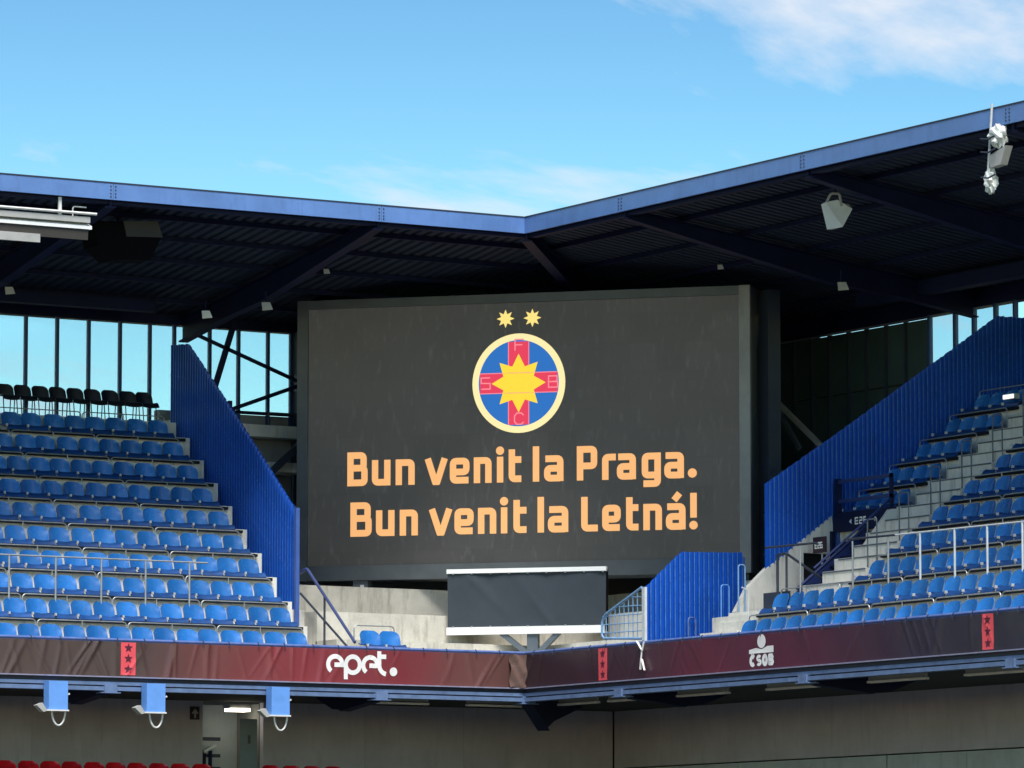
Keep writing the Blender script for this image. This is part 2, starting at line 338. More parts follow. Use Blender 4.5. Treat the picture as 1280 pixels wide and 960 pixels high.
# ------------------------------------------------------------------ seats
def shell(fn, nu, nv, th):
    """two-sided shell from fn(s,t)->point with thickness vector th"""
    mb = MB(); th = Vector(th); A = []; B = []
    for j in range(nv+1):
        for i in range(nu+1):
            p = Vector(fn(-1+2*i/nu, j/nv)); A.append(p); B.append(p+th)
    n = len(A); W = nu+1; fs = []
    for j in range(nv):
        for i in range(nu):
            a = j*W+i; fs += [(a, a+1, a+W+1, a+W), (n+a+W, n+a+W+1, n+a+1, n+a)]
    for i in range(nu): fs += [(i+1, i, n+i, n+i+1), (nv*W+i, nv*W+i+1, n+nv*W+i+1, n+nv*W+i)]
    for j in range(nv): fs += [(j*W, (j+1)*W, n+(j+1)*W, n+j*W), ((j+1)*W+nu, j*W+nu, n+j*W+nu, n+(j+1)*W+nu)]
    mb.add(A+B, fs); mb.smooth = True; return mb
def f_back(s, t):
    wd = .218
    if t > .62: wd *= 1-.20*((t-.62)/.38)**2.6
    z = .07+.30*t-.035*max(0, (abs(s)-.5)/.5)**2*(max(0, t-.4)/.6)
    return (s*wd, .31+.06*t-.085*abs(s)**2.2*(1-.35*t)+.02*(t-.5)**2, z)
def f_pan(s, t):
    y = -.06+.40*t; z = .095-.03*math.sin(t*math.pi)+.02*abs(s)**2
    if t < .25: z -= .115*((.25-t)/.25)**1.5
    return (s*(.226-.008*(1-t)), y, z)
def seat_proto(name, mb_, mp_, label, cat, grp):
    t = Thing(name, label, cat, (0, 0, 0), grp)
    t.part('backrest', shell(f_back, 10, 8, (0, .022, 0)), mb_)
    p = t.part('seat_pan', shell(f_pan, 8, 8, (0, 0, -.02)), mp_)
    b = MB(); b.box(-.252, -.222, -.07, -.02, .035, .085); t.part('bracket', b, 'bracket')
    return t.o
blue0 = seat_proto('stadium_seat', 'seat', 'seat_shaded', 'x', 'seat', 'x'); used = [False]
red0 = seat_proto('stadium_seat', 'redseat', 'redseat', 'x', 'seat', 'x'); usedr = [False]
def put(proto, flag, loc, rz, label, group):
    rz += random.gauss(0, R(1.6))
    if not flag[0]:
        flag[0] = True; proto.location = loc; proto.rotation_euler = (0, 0, rz); proto['label'] = label; proto['group'] = group; return proto
    return copy_thing(proto, loc, rz, label, group)
PL, PR = .474, .492
for i in range(10):
    xs = -4.70+.030*i-.21; lim = -11.9+.47*i*.95
    k = 0
    while xs-PL*k > lim-.3:
        put(blue0, used, (xs-PL*k+random.gauss(0, .004), YN(i), ZN(i)+random.gauss(0, .003)), 0,
            f'blue plastic seat, {ORD[k]} from the right end of {"the bottom row" if i == 0 else "the "+ORD[i]+" row up"}, left stand', 'blue seats of the left stand')
        k += 1
    # tubular back hoops, one to four seats
    h = 0
    while xs-PL*4*h > lim-.3:
        a = xs+.22-PL*4*h; e = a-PL*4+.03; y = YN(i)+.43; z0, z1 = ZN(i)+.003, ZN(i)+.46
        b = MB(); b.tube(rounded([(a, y, z0), (a, y, z1), (e, y, z1), (e, y, z0)], .09), .012); b.tube([((a+e)/2, y, z0), ((a+e)/2, y, z1)], .010)
        tl.part('hoop_rail', b, 'galv'); h += 1
for k in range(2):
    put(blue0, used, (-3.21+.42*k, .36-.12, 7.62-.16), 0, f'blue plastic seat, {"left" if k == 0 else "right"} of the lone pair under the big screen', 'blue seats of the left stand')
b = MB(); b.tube(rounded([(-3.46, .72, 7.6), (-3.46, .72, 7.93), (-2.56, .72, 7.93), (-2.56, .72, 7.6)], .1), .014); tcn.part('hoop_rail', b, 'galv')
b = MB(); b.box(-3.47, -2.50, .2, .33, 7.43, 7.50); tcn.part('seat_beam', b, 'railblue')
RROT = -math.pi/2
ylim = {0: -16.9, 1: -16.4, 2: -14.6, 3: -13.4, 4: -12.2, 5: -11.2, 6: -10.4, 7: -9.6}
for i in range(8):
    y0 = (-7.15 if i < 2 else -9.20)-.21; k = 0
    while y0-PR*k > ylim[i]-.3:
        put(blue0, used, (YN(i), y0-PR*k+random.gauss(0, .004), ZN(i)+random.gauss(0, .003)), RROT,
            f'blue plastic seat, {ORD[k]} from the left end of {"the bottom row" if i == 0 else "the "+ORD[i]+" row up"}, right stand', 'blue seats of the right stand')
        k += 1
    h = 0
    while y0-PR*4*h > ylim[i]-.3:
        a = y0+.22-PR*4*h; e = a-PR*4+.04; x = YN(i)+.43; z0, z1 = ZN(i)+.003, ZN(i)+.46
        b = MB(); b.tube(rounded([(x, a, z0), (x, a, z1), (x, e, z1), (x, e, z0)], .09), .012); b.tube([(x, (a+e)/2, z0), (x, (a+e)/2, z1)], .010)
        tr.part('hoop_rail', b, 'galv'); h += 1
for i in range(5, 10):
    for k in range(4):
        put(blue0, used, (YN(i), -7.20+.44*k, ZN(i)), RROT,
            f'blue plastic seat, {ORD[k]} from the aisle, short {ORD[i]} row beside right fence', 'blue seats beside the right fence')
    x = YN(i)+.43; z0, z1 = ZN(i)+.003, ZN(i)+.46
    b = MB(); b.tube(rounded([(x, -7.42, z0), (x, -7.42, z1), (x, -5.55, z1), (x, -5.55, z0)], .09), .012); tr.part('hoop_rail', b, 'galv')
# row of black chairs at the very top of the left stand
bc = None
for k in range(9):
    lab = f'black chair on thin legs against the window, {ORD[k]} from the right fence'
    loc = (-4.44-.395*k, 7.62, 12.42)
    if bc is None:
        t = Thing('black_chair', lab, 'chair', loc, 'black chairs along the top of the left stand')
        s1 = shell(lambda s, t_: tuple(a+b_+c_ for a, b_, c_ in zip((f_back(s, t_)[0]*.86, f_back(s, t_)[1], f_back(s, t_)[2]*.85), loc, (0, 0, .36))), 10, 8, (0, .02, 0)); t.part('backrest', s1, 'blackseat')
        s2 = shell(lambda s, t_: tuple(a+b_+c_ for a, b_, c_ in zip((f_pan(s, t_)[0]*.86, f_pan(s, t_)[1], f_pan(s, t_)[2]), loc, (0, 0, .34))), 8, 8, (0, 0, -.02)); t.part('seat_pan', s2, 'blackseat')
        for sx_ in (-1, 1):
            b = MB(); xx = loc[0]+sx_*.15; b.tube([(xx, loc[1]-.02, loc[2]), (xx, loc[1]+.04, loc[2]+.38)], .011); t.part('leg', b, 'raildark')
            b = MB(); b.tube([(xx, loc[1]+.36, loc[2]), (xx, loc[1]+.32, loc[2]+.42)], .011); t.part('leg', b, 'raildark')
        bc = t.o
    else: copy_thing(bc, loc, random.gauss(0, .03), lab)

# ------------------------------------------------------------------ tier edge beam
GB = [GL, GR]
def edge_beam(side):
    lab = 'weathered blue steel edge beam under the banner of the %s stand' % side
    t = Thing('tier_edge_beam', lab, 'beam', (-6, 0, 6.49) if side == 'left' else (0, -8, 6.49))
    def bx(a0, a1, d0, d1, z0, z1, name, m):
        b = MB()
        if side == 'left': b.prism([(a0, d0), (a1 if a1 else d0, d0), (a1 if a1 else d1, d1), (a0, d1)], z0, z1, 2)
        else: b.prism([(d0, a0), (d0, a1 if a1 else d0), (d1, a1 if a1 else d1), (d1, a0)], z0, z1, 2)
        return t.part(name, b, m)
    far = -15 if side == 'left' else -20
    bx(far, 0, -.13, .11, 6.735, 6.758, 'lip_plate', 'lip')
    bx(far, 0, -.03, .11, 6.655, 6.735, 'shadow_gap_web', 'flash')
    bx(far, 0, -.085, .11, 6.592, 6.655, 'upper_flange', 'beamblue')
    bx(far, 0, -.02, .11, 6.565, 6.592, 'web', 'flash')
    bx(far, 0, -.10, .12, 6.49, 6.565, 'lower_flange', 'beamblue')
    for gq in (GL if side == 'left' else GR)+[0.02]:
        p = bx(gq-.13, gq+.13, -.135, .10, 6.455, 6.60, 'splice_plate', 'beamblue')
        bx(gq-.2, gq+.2, -.15, .10, 6.44, 6.458, 'splice_foot', 'beamblue')
    return t
edge_beam('left'); edge_beam('right')
# cantilever brackets under the tier
def bracket(loc, side, lab):
    t = Thing('cantilever_bracket', lab, 'bracket', loc, 'cantilever brackets under the tier')
    x, y, z = loc; b = MB(); f = MB()
    prof = [(.16, 6.44), (.16, 6.60), (2.5, 6.60), (1.8, 6.34), (1.35, 6.31)]
    if side == 'left':
        b.prism([(y+p, q) for p, q in prof], x-.03, x+.03, 0); f.prism([(y+.16, 6.415), (y+.16, 6.438), (y+1.35, 6.308), (y+1.35, 6.285)], x-.12, x+.12, 0)
    elif side == 'right':
        b.prism([(x+p, q) for p, q in prof], y-.03, y+.03, 1); f.prism([(x+.16, 6.415), (x+.16, 6.438), (x+1.35, 6.308), (x+1.35, 6.285)], y-.12, y+.12, 1)
    else:
        s = .7071; pts = []
        for d in (-.04, .04):
            for p, q in [(.16, 6.44), (.16, 6.60), (4.8, 6.60), (2.2, 6.2), (1.5, 6.0)]: pts.append((p*s-d*s, p*s+d*s, q))
        b.add(pts, [(4,3,2,1,0),(5,6,7,8,9)]+[(i, (i+1) % 5, 5+(i+1) % 5, 5+i) for i in range(5)])
        f.bar((.16*s, .16*s, 6.43), (1.5*s, 1.5*s, 5.99), .24, .02)
    t.part('web_plate', b, 'navy'); t.part('flange_plate', f, 'navy')
bracket((GL[1], 0, 6.49), 'left', 'dark bracket under the left tier near the striped patch')
bracket((GL[2], 0, 6.49), 'left', 'dark bracket under the left tier below the white lettering')
bracket((0, 0, 6.49), 'corner', 'dark bracket under the inner corner of the tier')
bracket((0, GR[0], 6.49), 'right', 'dark bracket under the right tier nearest the corner')
bracket((0, GR[1], 6.49), 'right', 'dark bracket under the right tier right of the white logo')

# ------------------------------------------------------------------ banners
rb = random.Random(4)
foldsL = []
for q in range(46):
    x0 = rb.uniform(-13, -.2); amp = rb.uniform(.010, .042)*(1.25 if x0 < -6.5 else .7)
    foldsL.append((x0, rb.uniform(-.75, .75), rb.uniform(.022, .065), amp, rb.choice((-1, 1)), rb.random()))
foldsR = [(rb.uniform(-18, -.1), rb.uniform(-.9, .9), rb.uniform(.025, .07), rb.uniform(.003, .014), rb.choice((-1, 1)), rb.random()) for q in range(34)]
foldsR += [(-13.9+.28*k, .5, .04, .014, 1, .2) for k in range(4)]
def wr(folds, a, z):
    h = (z-6.76)/.66; v = 0
    for x0, sl, wd, am, up, ph in folds:
        d = (a-(x0+sl*(h-.5)*.66))
        if abs(d) < wd*3.2:
            wgt = (h if up > 0 else 1-h)*.8+.25
            v += am*wgt*math.exp(-(d/wd)**2)
    v += .006*math.sin(a*2.1+h*1.3)+.004*math.sin(a*5.3-h*2)
    return .03+v
BL = lambda x, z, o=0: (x, -.035-wr(foldsL, x, z)-o, z)
BR = lambda y, z, o=0: (-.035-wr(foldsR, y, z)-o, y, z)
def banner(fn, a0, a1, name, m, label, loc):
    mb = MB(); n = int(abs(a1-a0)/.028); k = 22
    for i in range(n+1):
        a = a0+(a1-a0)*i/n
        for j in range(k+1):
            z = 6.762+.648*j/k; p = fn(a, z); mb.v.append(p)
    for i in range(n):
        for j in range(k): q = i*(k+1)+j; mb.f.append((q, q+1, q+k+2, q+k+1))
    nn = len(mb.v); ax = 1 if fn is BL else 0
    for p in list(mb.v): p = list(p); p[ax] += .006; mb.v.append(tuple(p))
    mb.f += [tuple(nn+i for i in f[::-1]) for f in mb.f[:n*k]]
    for i in range(n):
        a = i*(k+1); c = (i+1)*(k+1); mb.f += [(a, c, nn+c, nn+a), (c+k, a+k, nn+a+k, nn+c+k)]
    mb.smooth = True
    t = Thing(name, label, 'banner', loc); t.sheet = t.part('vinyl_sheet', mb, m); return t
bl = banner(BL, -13.5, -.03, 'fascia_banner', 'vinylL', 'creased brown and maroon vinyl banner along the front of the left stand', (0, 0, 0))
br = banner(BR, -18.5, -.03, 'fascia_banner', 'vinylR', 'smooth dark maroon vinyl banner along the front of the right stand', (0, 0, 0))
b = MB(); 
for j in range(13):
    z = 6.765+.64*j/12
    for i in range(9):
        s = i/8; x = -.42*(1-s)-.02; o = .06+.045*abs(math.sin(s*7+z*6))+.03*math.sin(z*17+s*9)
        b.v.append((x+.0, -.06-o, z+.012*math.sin(i)))
for j in range(12):
    for i in range(8): q = j*9+i; b.f.append((q, q+1, q+10, q+9))
nn = len(b.v)
for p in list(b.v): b.v.append((p[0], p[1]+.012, p[2]))
b.f += [tuple(nn+i for i in f[::-1]) for f in list(b.f)]
b.smooth = True; bl.part('loose_corner_flap', b, 'flap', label='crumpled pale brown flap where the banners meet')

def strokes(mb, lines, wd, fn, step=.03):
    """flat ribbons of width wd following 2D polylines, placed by fn(a,z,offset)"""
    for q, ln in enumerate(lines):
        P = []
        for a, c in zip(ln[:-1], ln[1:]):
            n = max(1, int(math.hypot(c[0]-a[0], c[1]-a[1])/step))
            for i in range(n): P.append((a[0]+(c[0]-a[0])*i/n, a[1]+(c[1]-a[1])*i/n))
        P.append(ln[-1]); m = len(P); o = .006+.0012*q; base = len(mb.v); closed = math.hypot(P[0][0]-P[-1][0], P[0][1]-P[-1][1]) < 1e-6
        for i, p in enumerate(P):
            a = P[i-1] if i else (P[-2] if closed else p); c = P[i+1] if i < m-1 else (P[1] if closed else p)
            d1 = Vector((p[0]-a[0], p[1]-a[1])); d2 = Vector((c[0]-p[0], c[1]-p[1]))
            if d1.length < 1e-9: d1 = d2
            if d2.length < 1e-9: d2 = d1
            d1.normalize(); d2.normalize(); t = (d1+d2); t = t.normalized() if t.length > 1e-6 else d1
            nrm = Vector((-t.y, t.x)); k = 1/max(.55, nrm.dot(Vector((-d1.y, d1.x))))
            for sgn in (-1, 1): mb.v.append(fn(p[0]+nrm.x*wd/2*k*sgn, p[1]+nrm.y*wd/2*k*sgn, o))
        for i in range(m-1): mb.f.append((base+2*i, base+2*i+1, base+2*i+3, base+2*i+2))
    return mb
def disc(mb, c, rx, rz, fn, n=28, o=.008):
    k = len(mb.v); mb.v.append(fn(c[0], c[1], o))
    for i in range(n): mb.v.append(fn(c[0]+rx*math.cos(2*math.pi*i/n), c[1]+rz*math.sin(2*math.pi*i/n), o))
    for i in range(n): mb.f.append((k, k+1+i, k+1+(i+1) % n))
    return mb
def flatpoly(mb, pts, fn, o=.008):
    k = len(mb.v); c = (sum(p[0] for p in pts)/len(pts), sum(p[1] for p in pts)/len(pts)); mb.v.append(fn(c[0], c[1], o))
    for p in pts: mb.v.append(fn(p[0], p[1], o))
    n = len(pts)
    for i in range(n): mb.f.append((k, k+1+i, k+1+(i+1) % n))
    return mb
def arc(c, r, a0, a1, n=18): return [(c[0]+r*math.cos(R(a0+(a1-a0)*i/n)), c[1]+r*math.sin(R(a0+(a1-a0)*i/n))) for i in range(n+1)]
def star(c, r, ri, n, rot=90): return [(c[0]+(r if i % 2 == 0 else ri)*math.cos(R(rot+180*i/n)), c[1]+(r if i % 2 == 0 else ri)*math.sin(R(rot+180*i/n))) for i in range(2*n)]
W = .088
E_ = lambda cx_: [arc((cx_, 7.11), .155, 0, 235, 22), [(cx_-.02, 7.105), (cx_+.19, 7.105)]]
for nm, ls in (('e', E_(-4.31)), ('p', [arc((-3.92, 7.115), .155, 0, 360, 28), [(-4.075, 7.13), (-4.075, 6.83)]]), ('e', E_(-3.535)),
               ('t', [[(-3.34, 7.39), (-3.34, 7.12)]+arc((-3.17, 7.12), .17, 180, 262, 8), [(-3.34, 7.285), (-3.19, 7.285)]])):
    bl.part('letter_'+nm, strokes(MB(), ls, W, BL), 'white', bl.sheet)
bl.part('letter_dot', disc(MB(), (-3.03, 7.0), .085, .085, BL), 'white', bl.sheet)
def patch(t, fn, a0, a1):
    mb = MB(); n, k = 8, 12; e = .0045
    for i in range(n+1):
        for j in range(k+1): mb.v.append(fn(a0+(a1-a0)*i/n, 6.79+.61*j/k, e))
    for i in range(n):
        for j in range(k): q = i*(k+1)+j; mb.f.append((q, q+1, q+k+2, q+k+1))
    t.part('striped_patch', mb, 'pink', t.sheet)
    for z in (6.90, 7.10, 7.30): t.part('star_print', flatpoly(MB(), star(((a0+a1)/2, z), .092, .04, 5), fn, .0105), 'maroonstar', t.sheet)
patch(bl, BL, -8.90, -8.59); patch(br, BR, -2.83, -3.15); patch(br, BR, -15.24, -15.56)
# bank logo on the right banner (a figure over four letters)
mb = disc(MB(), (-8.46, 7.27), .14, .125, BR); br.part('logo_head', mb, 'white', br.sheet)
flat = [(-8.05, 7.055), (-8.05, 7.125), (-8.28, 7.155), (-8.36, 7.125), (-8.47, 7.105), (-8.58, 7.135), (-8.66, 7.175), (-8.86, 7.175), (-8.86, 7.055)]
br.part('logo_shoulders', flatpoly(MB(), flat, BR), 'white', br.sheet)
w2 = .080; zt, zb = 7.0, 6.85; zm = (zt+zb)/2; hz = (zt-zb)/2
def el(cy, a0, a1, rx=.072, rz=None, cz=None): return [(cy-rx*math.cos(R(a)), (cz or zm)+(rz or hz)*math.sin(R(a))) for a in [a0+(a1-a0)*i/16 for i in range(17)]]
br.part('letter_c', strokes(MB(), [el(-8.17, 45, 315, .064)], w2, BR), 'white', br.sheet)
br.part('letter_c_caron', strokes(MB(), [[(-8.11, 7.05), (-8.16, 7.025), (-8.21, 7.05)]], .022, BR), 'white', br.sheet)
br.part('letter_s', strokes(MB(), [el(-8.375, 30, 270, .055, hz/2, zm+hz/2)+el(-8.375, 90, -150, .055, hz/2, zm-hz/2)], w2*.72, BR), 'white', br.sheet)
br.part('letter_o', strokes(MB(), [el(-8.565, 0, 360, .058)], w2, BR), 'white', br.sheet)
br.part('letter_b', strokes(MB(), [[(-8.71, zb-.025), (-8.71, zt+.025)], [(-8.71, zt), (-8.80, zt), (-8.82, zm+.045), (-8.80, zm), (-8.71, zm)], [(-8.71, zm), (-8.81, zm), (-8.83, zm-.045), (-8.81, zb), (-8.71, zb)]], w2*.85, BR), 'white', br.sheet)
# top rails over the banners
def rails(side):
    t = Thing('banner_rail', 'blue tubular rail running along the top of the %s banner' % side, 'rail', (0, 0, 7.4) )
    far = -15 if side == 'left' else -20; L_ = side == 'left'
    P_ = lambda a, d, z: (a, d, z) if L_ else (d, a, z)
    b = MB(); b.tube([P_(far, -.045, 7.445), P_(-.045, -.045, 7.445)], .030, 8); t.part('rail_tube', b, 'railblue')
    b = MB(); b.tube([P_(far, .03, 7.41), P_(.03, .03, 7.41)], .018, 6); t.part('rail_tube', b, 'fence_edge')
    a = -.6
    while a > far:
        b = MB(); q = P_(a, .02, 0); b.box(q[0]-.02, q[0]+.02, q[1]-.015, q[1]+.015, 6.76, 7.43); t.part('stanchion', b, 'beamblue'); a -= 1.45
rails('left'); rails('right')
for k in range(22):
    x = -13.2+.6*k+rb.uniform(-.05, .05); b = MB(); b.tube([(x, -.10, 7.36), (x+.012, -.098, 7.43), (x, -.06, 7.482), (x-.006, -.01, 7.45)], .009, 5); bl.part('cable_tie', b, 'raildark')
for k in range(26):
    y = -.5-.66*k+rb.uniform(-.06, .06); b = MB(); b.tube([(-.10, y, 7.36), (-.098, y+.012, 7.43), (-.06, y, 7.482), (-.01, y, 7.45)], .009, 5); br.part('cable_tie', b, 'raildark')
# white tape knotted on the right banner rail
b = MB(); b.bar((-.10, -4.25, 7.475), (-.12, -4.46, 7.30), .006, .055, (1, .2, 0)); b.bar((-.115, -4.52, 7.46), (-.125, -4.47, 7.28), .006, .035, (1, 0, 0))
b.bar((-.12, -4.46, 7.31), (-.13, -4.44, 7.12), .006, .03, (1, .1, 0)); b.bar((-.13, -4.45, 7.14), (-.13, -4.42, 6.93), .006, .045, (1, 0, 0)); b.bar((-.132, -4.48, 7.12), (-.135, -4.57, 6.91), .006, .04, (1, 0, 0))
single('tape_ribbon', b, 'tape', 'white tape knotted on the rail, ends hanging over the maroon banner', 'ribbon', (-.1, -4.4, 7.46))

# ------------------------------------------------------------------ hanging lamp boxes
for k, (x, lab) in enumerate(((-10.325, 'sky blue box with white cable loop under the left beam, leftmost of three'), (-8.30, 'sky blue box with white cable loop under the left beam, middle of three'), (-5.65, 'sky blue box with white cable loop under the left beam, rightmost of three'))):
    loc = (x, -.20, 6.62)
    if k == 0:
        t = Thing('lamp_box', lab, 'lamp box', loc, 'blue boxes hung under the left beam')
        b = MB(); b.box(x-.195, x+.195, -.36, -.14, 6.10, 6.63); t.part('case', b, 'boxblue')
        b = MB(); b.box(x-.24, x+.215, -.38, -.12, 6.072, 6.098); t.part('base_plate', b, 'cable')
        b = MB(); b.tube([(x+.06*math.cos(a)*2.3+.055, -.26, 6.08+.27*math.sin(a)) for a in [math.pi+math.pi*i/12 for i in range(13)]], .019); t.part('cable_loop', b, 'cable')
        b = MB(); b.tube([(x+.205, -.26, 6.09), (x+.212, -.27, 6.38)], .014); b.bar((x+.20, -.27, 6.38), (x+.27, -.28, 6.40), .02, .03); t.part('side_conduit', b, 'cable')
        b = MB(); b.add([(x-.44,-.36,6.17),(x-.32,-.36,6.22),(x-.22,-.36,6.07),(x-.30,-.36,6.05),(x-.44,-.2,6.17),(x-.32,-.2,6.22),(x-.22,-.2,6.07),(x-.30,-.2,6.05)], [(3,2,1,0),(4,5,6,7),(0,1,5,4),(1,2,6,5),(2,3,7,6),(3,0,4,7)]); t.part('floodlight_head', b, 'lampgrey')
        lb0 = t.o
    else: copy_thing(lb0, loc, 0, lab)

# ------------------------------------------------------------------ tube lights under the tier
def tubelight(p, q, lab):
    t = Thing('tube_light', lab, 'light', ((p[0]+q[0])/2, (p[1]+q[1])/2, 6.5), 'tube lights under the tier')
    b = MB(); b.bar(p, q, .12, .04); t.part('casing', b, 'tube'); 
    b = MB(); b.bar((p[0], p[1], 6.55), (q[0], q[1], 6.55), .05, .11); t.part('mount', b, 'lampgrey')
for k, (a, e) in enumerate(((.35, -1.07), (-1.51, -2.62), (-3.99, -5.71), (-7.06, -8.76), (-10.34, -12.1), (-13.3, -14.98))):
    tubelight((1.0, a, 6.47), (1.0, e, 6.47), f'pale tube light under the right tier, {ORD[k]} from the corner')
for k, (a, e) in enumerate(((-.45, -1.0+.3), (-1.64, -2.9))):
    if k == 1: tubelight((a, 1.0, 6.45), (e, 1.0, 6.45), 'pale tube light under the left tier, below the white lettering')
tubelight((-.75, 1.0, 6.45), (.5, 1.0, 6.45), 'pale tube light under the left tier, nearest the corner')

# ------------------------------------------------------------------ lower concourse walls and seats
wl = Thing('concourse_wall', 'shaded grey panelled wall under the left stand behind the red seats', 'wall', (-6, 5.4, 3))
ed = [-15.13, -12.79, -10.45, -8.11, -5.77, -4.32]
for a, e in zip(ed[:-1], ed[1:]):
    b = MB(); b.box(a+.003, e-.003, 5.4, 5.55, 3, 6.62); wl.part('wall_panel', b, 'concrete_low')
for a, e in ((-2.95, -.6), (-.6, 1.75), (1.75, 3.6), (3.6, 5.395)):
    b = MB(); b.box(a+.003, e-.003, 5.4, 5.55, 3, 6.62); wl.part('wall_panel', b, 'concrete_low')
b = MB(); b.box(-15.1, 5.5, 5.552, 5.58, 3, 6.62) if False else b.box(-15.1, -4.33, 5.552, 5.6, 3, 6.6); wl.part('backing', b, 'black')
b = MB(); b.box(-2.94, 5.8, 5.552, 5.6, 2.5, 6.7); wl.part('backing', b, 'black')
wrr = Thing('concourse_wall', 'shaded grey wall with paler base panels under the right stand', 'wall', (5.4, -6, 3))
ed = [5.35, 2.6, -.2, -3.0, -5.8, -8.6, -11.4, -14.2, -17, -20]
for a, e in zip(ed[:-1], ed[1:]):
    b = MB(); b.box(5.4, 5.55, a-.002, e+.002, 5.43, 6.62); wrr.part('wall_panel', b, 'concrete_low')
ed = [5.3, 3.1, .5, -2.1, -4.72, -7.33, -9.95, -12.6, -15.2, -18]
for k, (a, e) in enumerate(zip(ed[:-1], ed[1:])):
    b = MB(); b.box(5.33, 5.5, a-.006, e+(.05 if k == 3 else .006), 3, 5.40); wrr.part('base_panel', b, 'parapet')
b = MB(); b.box(5.56, 5.6, 5.55, -20, 2.5, 6.7); wrr.part('backing', b, 'black')
# doorway in the left wall
dr = Thing('stair_doorway', 'grey recessed doorway with stair rails below the left stand', 'doorway', (-3.6, 6.5, 3))
b = MB(); b.box(-4.6, -2.7, 6.55, 6.65, 3, 6.6); dr.part('back_wall', b, 'parapet')
b = MB(); b.box(-4.42, -4.33, 5.6, 6.55, 3, 6.6); dr.part('side_wall', b, 'concrete_mid')
b = MB(); b.box(-2.94, -2.85, 5.6, 6.55, 3, 6.6); dr.part('side_wall', b, 'concrete_mid')
for z in (5.90, 5.56, 5.30):
    b = MB(); b.box(-4.3, -3.45, 6.30, 6.34, z-.035, z+.035); dr.part('rail_bar', b, 'raildark')
for x in (-3.86, -3.72):
    b = MB(); b.box(x-.03, x+.03, 6.2, 6.26, 5.1, 5.66); dr.part('rail_post', b, 'navy')
for (p, q) in (((-4.28, 6.1, 5.42), (-4.02, 6.1, 5.56)), ((-3.93, 6.1, 5.62), (-3.66, 6.1, 5.77))):
    b = MB(); b.bar(p, q, .05, .05); dr.part('handrail', b, 'railw')
b = MB(); b.box(-4.3, -3.4, 5.9, 6.5, 3, 4.98); dr.part('stair_block', b, 'parapet')
b = MB(); b.prism([(-3.53, 5.30), (-3.50, 5.33), (-3.08, 5.43), (-3.09, 5.39)], 3.2, 6.28, 2)
t = Thing('open_door', 'pale blue grey door leaf standing open in the lower doorway', 'door', (-3.1, 5.4, 3.2)); t.part('leaf', b, 'door')
b = MB(); b.box(-3.33, -3.27, 5.335, 5.352, 5.78, 5.95); t.part('notice', b, 'post')
b = MB(); b.box(-3.60, -3.12, 5.62, 5.90, 6.50, 6.58); b2 = MB(); b2.box(-3.58, -3.14, 5.60, 5.88, 6.44, 6.498)
t = Thing('exit_lamp', 'lit cream lamp strip above the lower doorway', 'lamp', (-3.36, 5.75, 6.4)); t.part('casing', b, 'lampgrey'); t.part('diffuser', b2, 'lampon')
b = MB(); b.box(-4.62, -4.42, 5.36, 5.395, 6.24, 6.50); t = Thing('arrow_sign', 'small dark sign with a pale upward arrow left of the lower doorway', 'sign', (-4.5, 5.38, 6.3)); t.part('plate', b, 'sign')
b = MB(); b.prism([(-4.60, 6.36), (-4.52, 6.46), (-4.44, 6.36), (-4.50, 6.36), (-4.50, 6.27), (-4.54, 6.27), (-4.54, 6.36)], 5.352, 5.357, 1); t.part('arrow', b, 'lampgrey')
lt = Thing('lower_terrace', 'concrete step carrying the row of red seats at the bottom', 'terrace', (-6, 4, 3))
b = MB(); b.box(-15, -4.5, 3.45, 5.39, 2.6, 4.86); lt.part('terrace_step', b, 'concrete_mid')
b = MB(); b.box(-3.92, 5.2, 3.45, 5.39, 2.6, 4.86); lt.part('terrace_step', b, 'concrete_mid')
b = MB(); b.box(-15, -4.6, 3.5, 3.6, 4.864, 4.91); lt.part('seat_beam', b, 'seatrail')
b = MB(); b.box(-3.85, -1.9, 3.5, 3.6, 4.864, 4.91); lt.part('seat_beam', b, 'seatrail')
k = 0
for q in range(15):
    x = -10.85+.474*q
    if -4.75 < x < -3.2: continue
    put(red0, usedr, (x, 3.50, 4.93), 0, f'glossy red seat, {ORD[k]} from the left in the bottom row', 'red seats of the lower tier'); k += 1
for q in range(4):
    put(red0, usedr, (-3.62+.474*q, 3.50, 4.93), 0, f'glossy red seat, {ORD[q]} to the right of the lower doorway', 'red seats of the lower tier')

# ------------------------------------------------------------------ blue corrugated fences
def corrugated(plane, const, s0, s1, top, bot, period=.107, depth=.048, flip=1):
    """closed thin trapezoid sheet in plane Y=const (s along X) or X=const (s along Y)"""
    mb = MB(); prof = []; s = s0; sg = 1 if s1 > s0 else -1; n = max(1, round(abs(s1-s0)/period)); p = (s1-s0)/n
    for i in range(n):
        for f, d in ((0, 0), (.70, 0), (.76, 1), (.93, 1)): prof.append((s0+p*(i+f), d*depth))
    prof.append((s1, 0)); m = len(prof); th = .005
    for (q, d) in prof:
        jt = .008*math.sin(q*37)
        for z in (bot(q), top(q)+jt):
            for e in (0, th):
                o = const-flip*(d+e); mb.v.append((q, o, z) if plane == 'Y' else (o, q, z))
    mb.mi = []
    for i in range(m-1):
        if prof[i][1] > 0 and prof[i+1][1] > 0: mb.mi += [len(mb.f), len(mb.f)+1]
        a = 4*i; c = 4*(i+1); mb.f += [(a, c, c+2, a+2), (a+1, a+3, c+3, c+1), (a+2, c+2, c+3, a+3), (a, a+1, c+1, c)]
    mb.f += [(0, 2, 3, 1), (4*m-4, 4*m-3, 4*m-1, 4*m-2)]
    return mb
def lerp(pts):
    def f(x):
        if x <= pts[0][0]: return pts[0][1]
        for (a, b_), (c, d) in zip(pts[:-1], pts[1:]):
            if x <= c: return b_+(d-b_)*(x-a)/(c-a)
        return pts[-1][1]
    return f
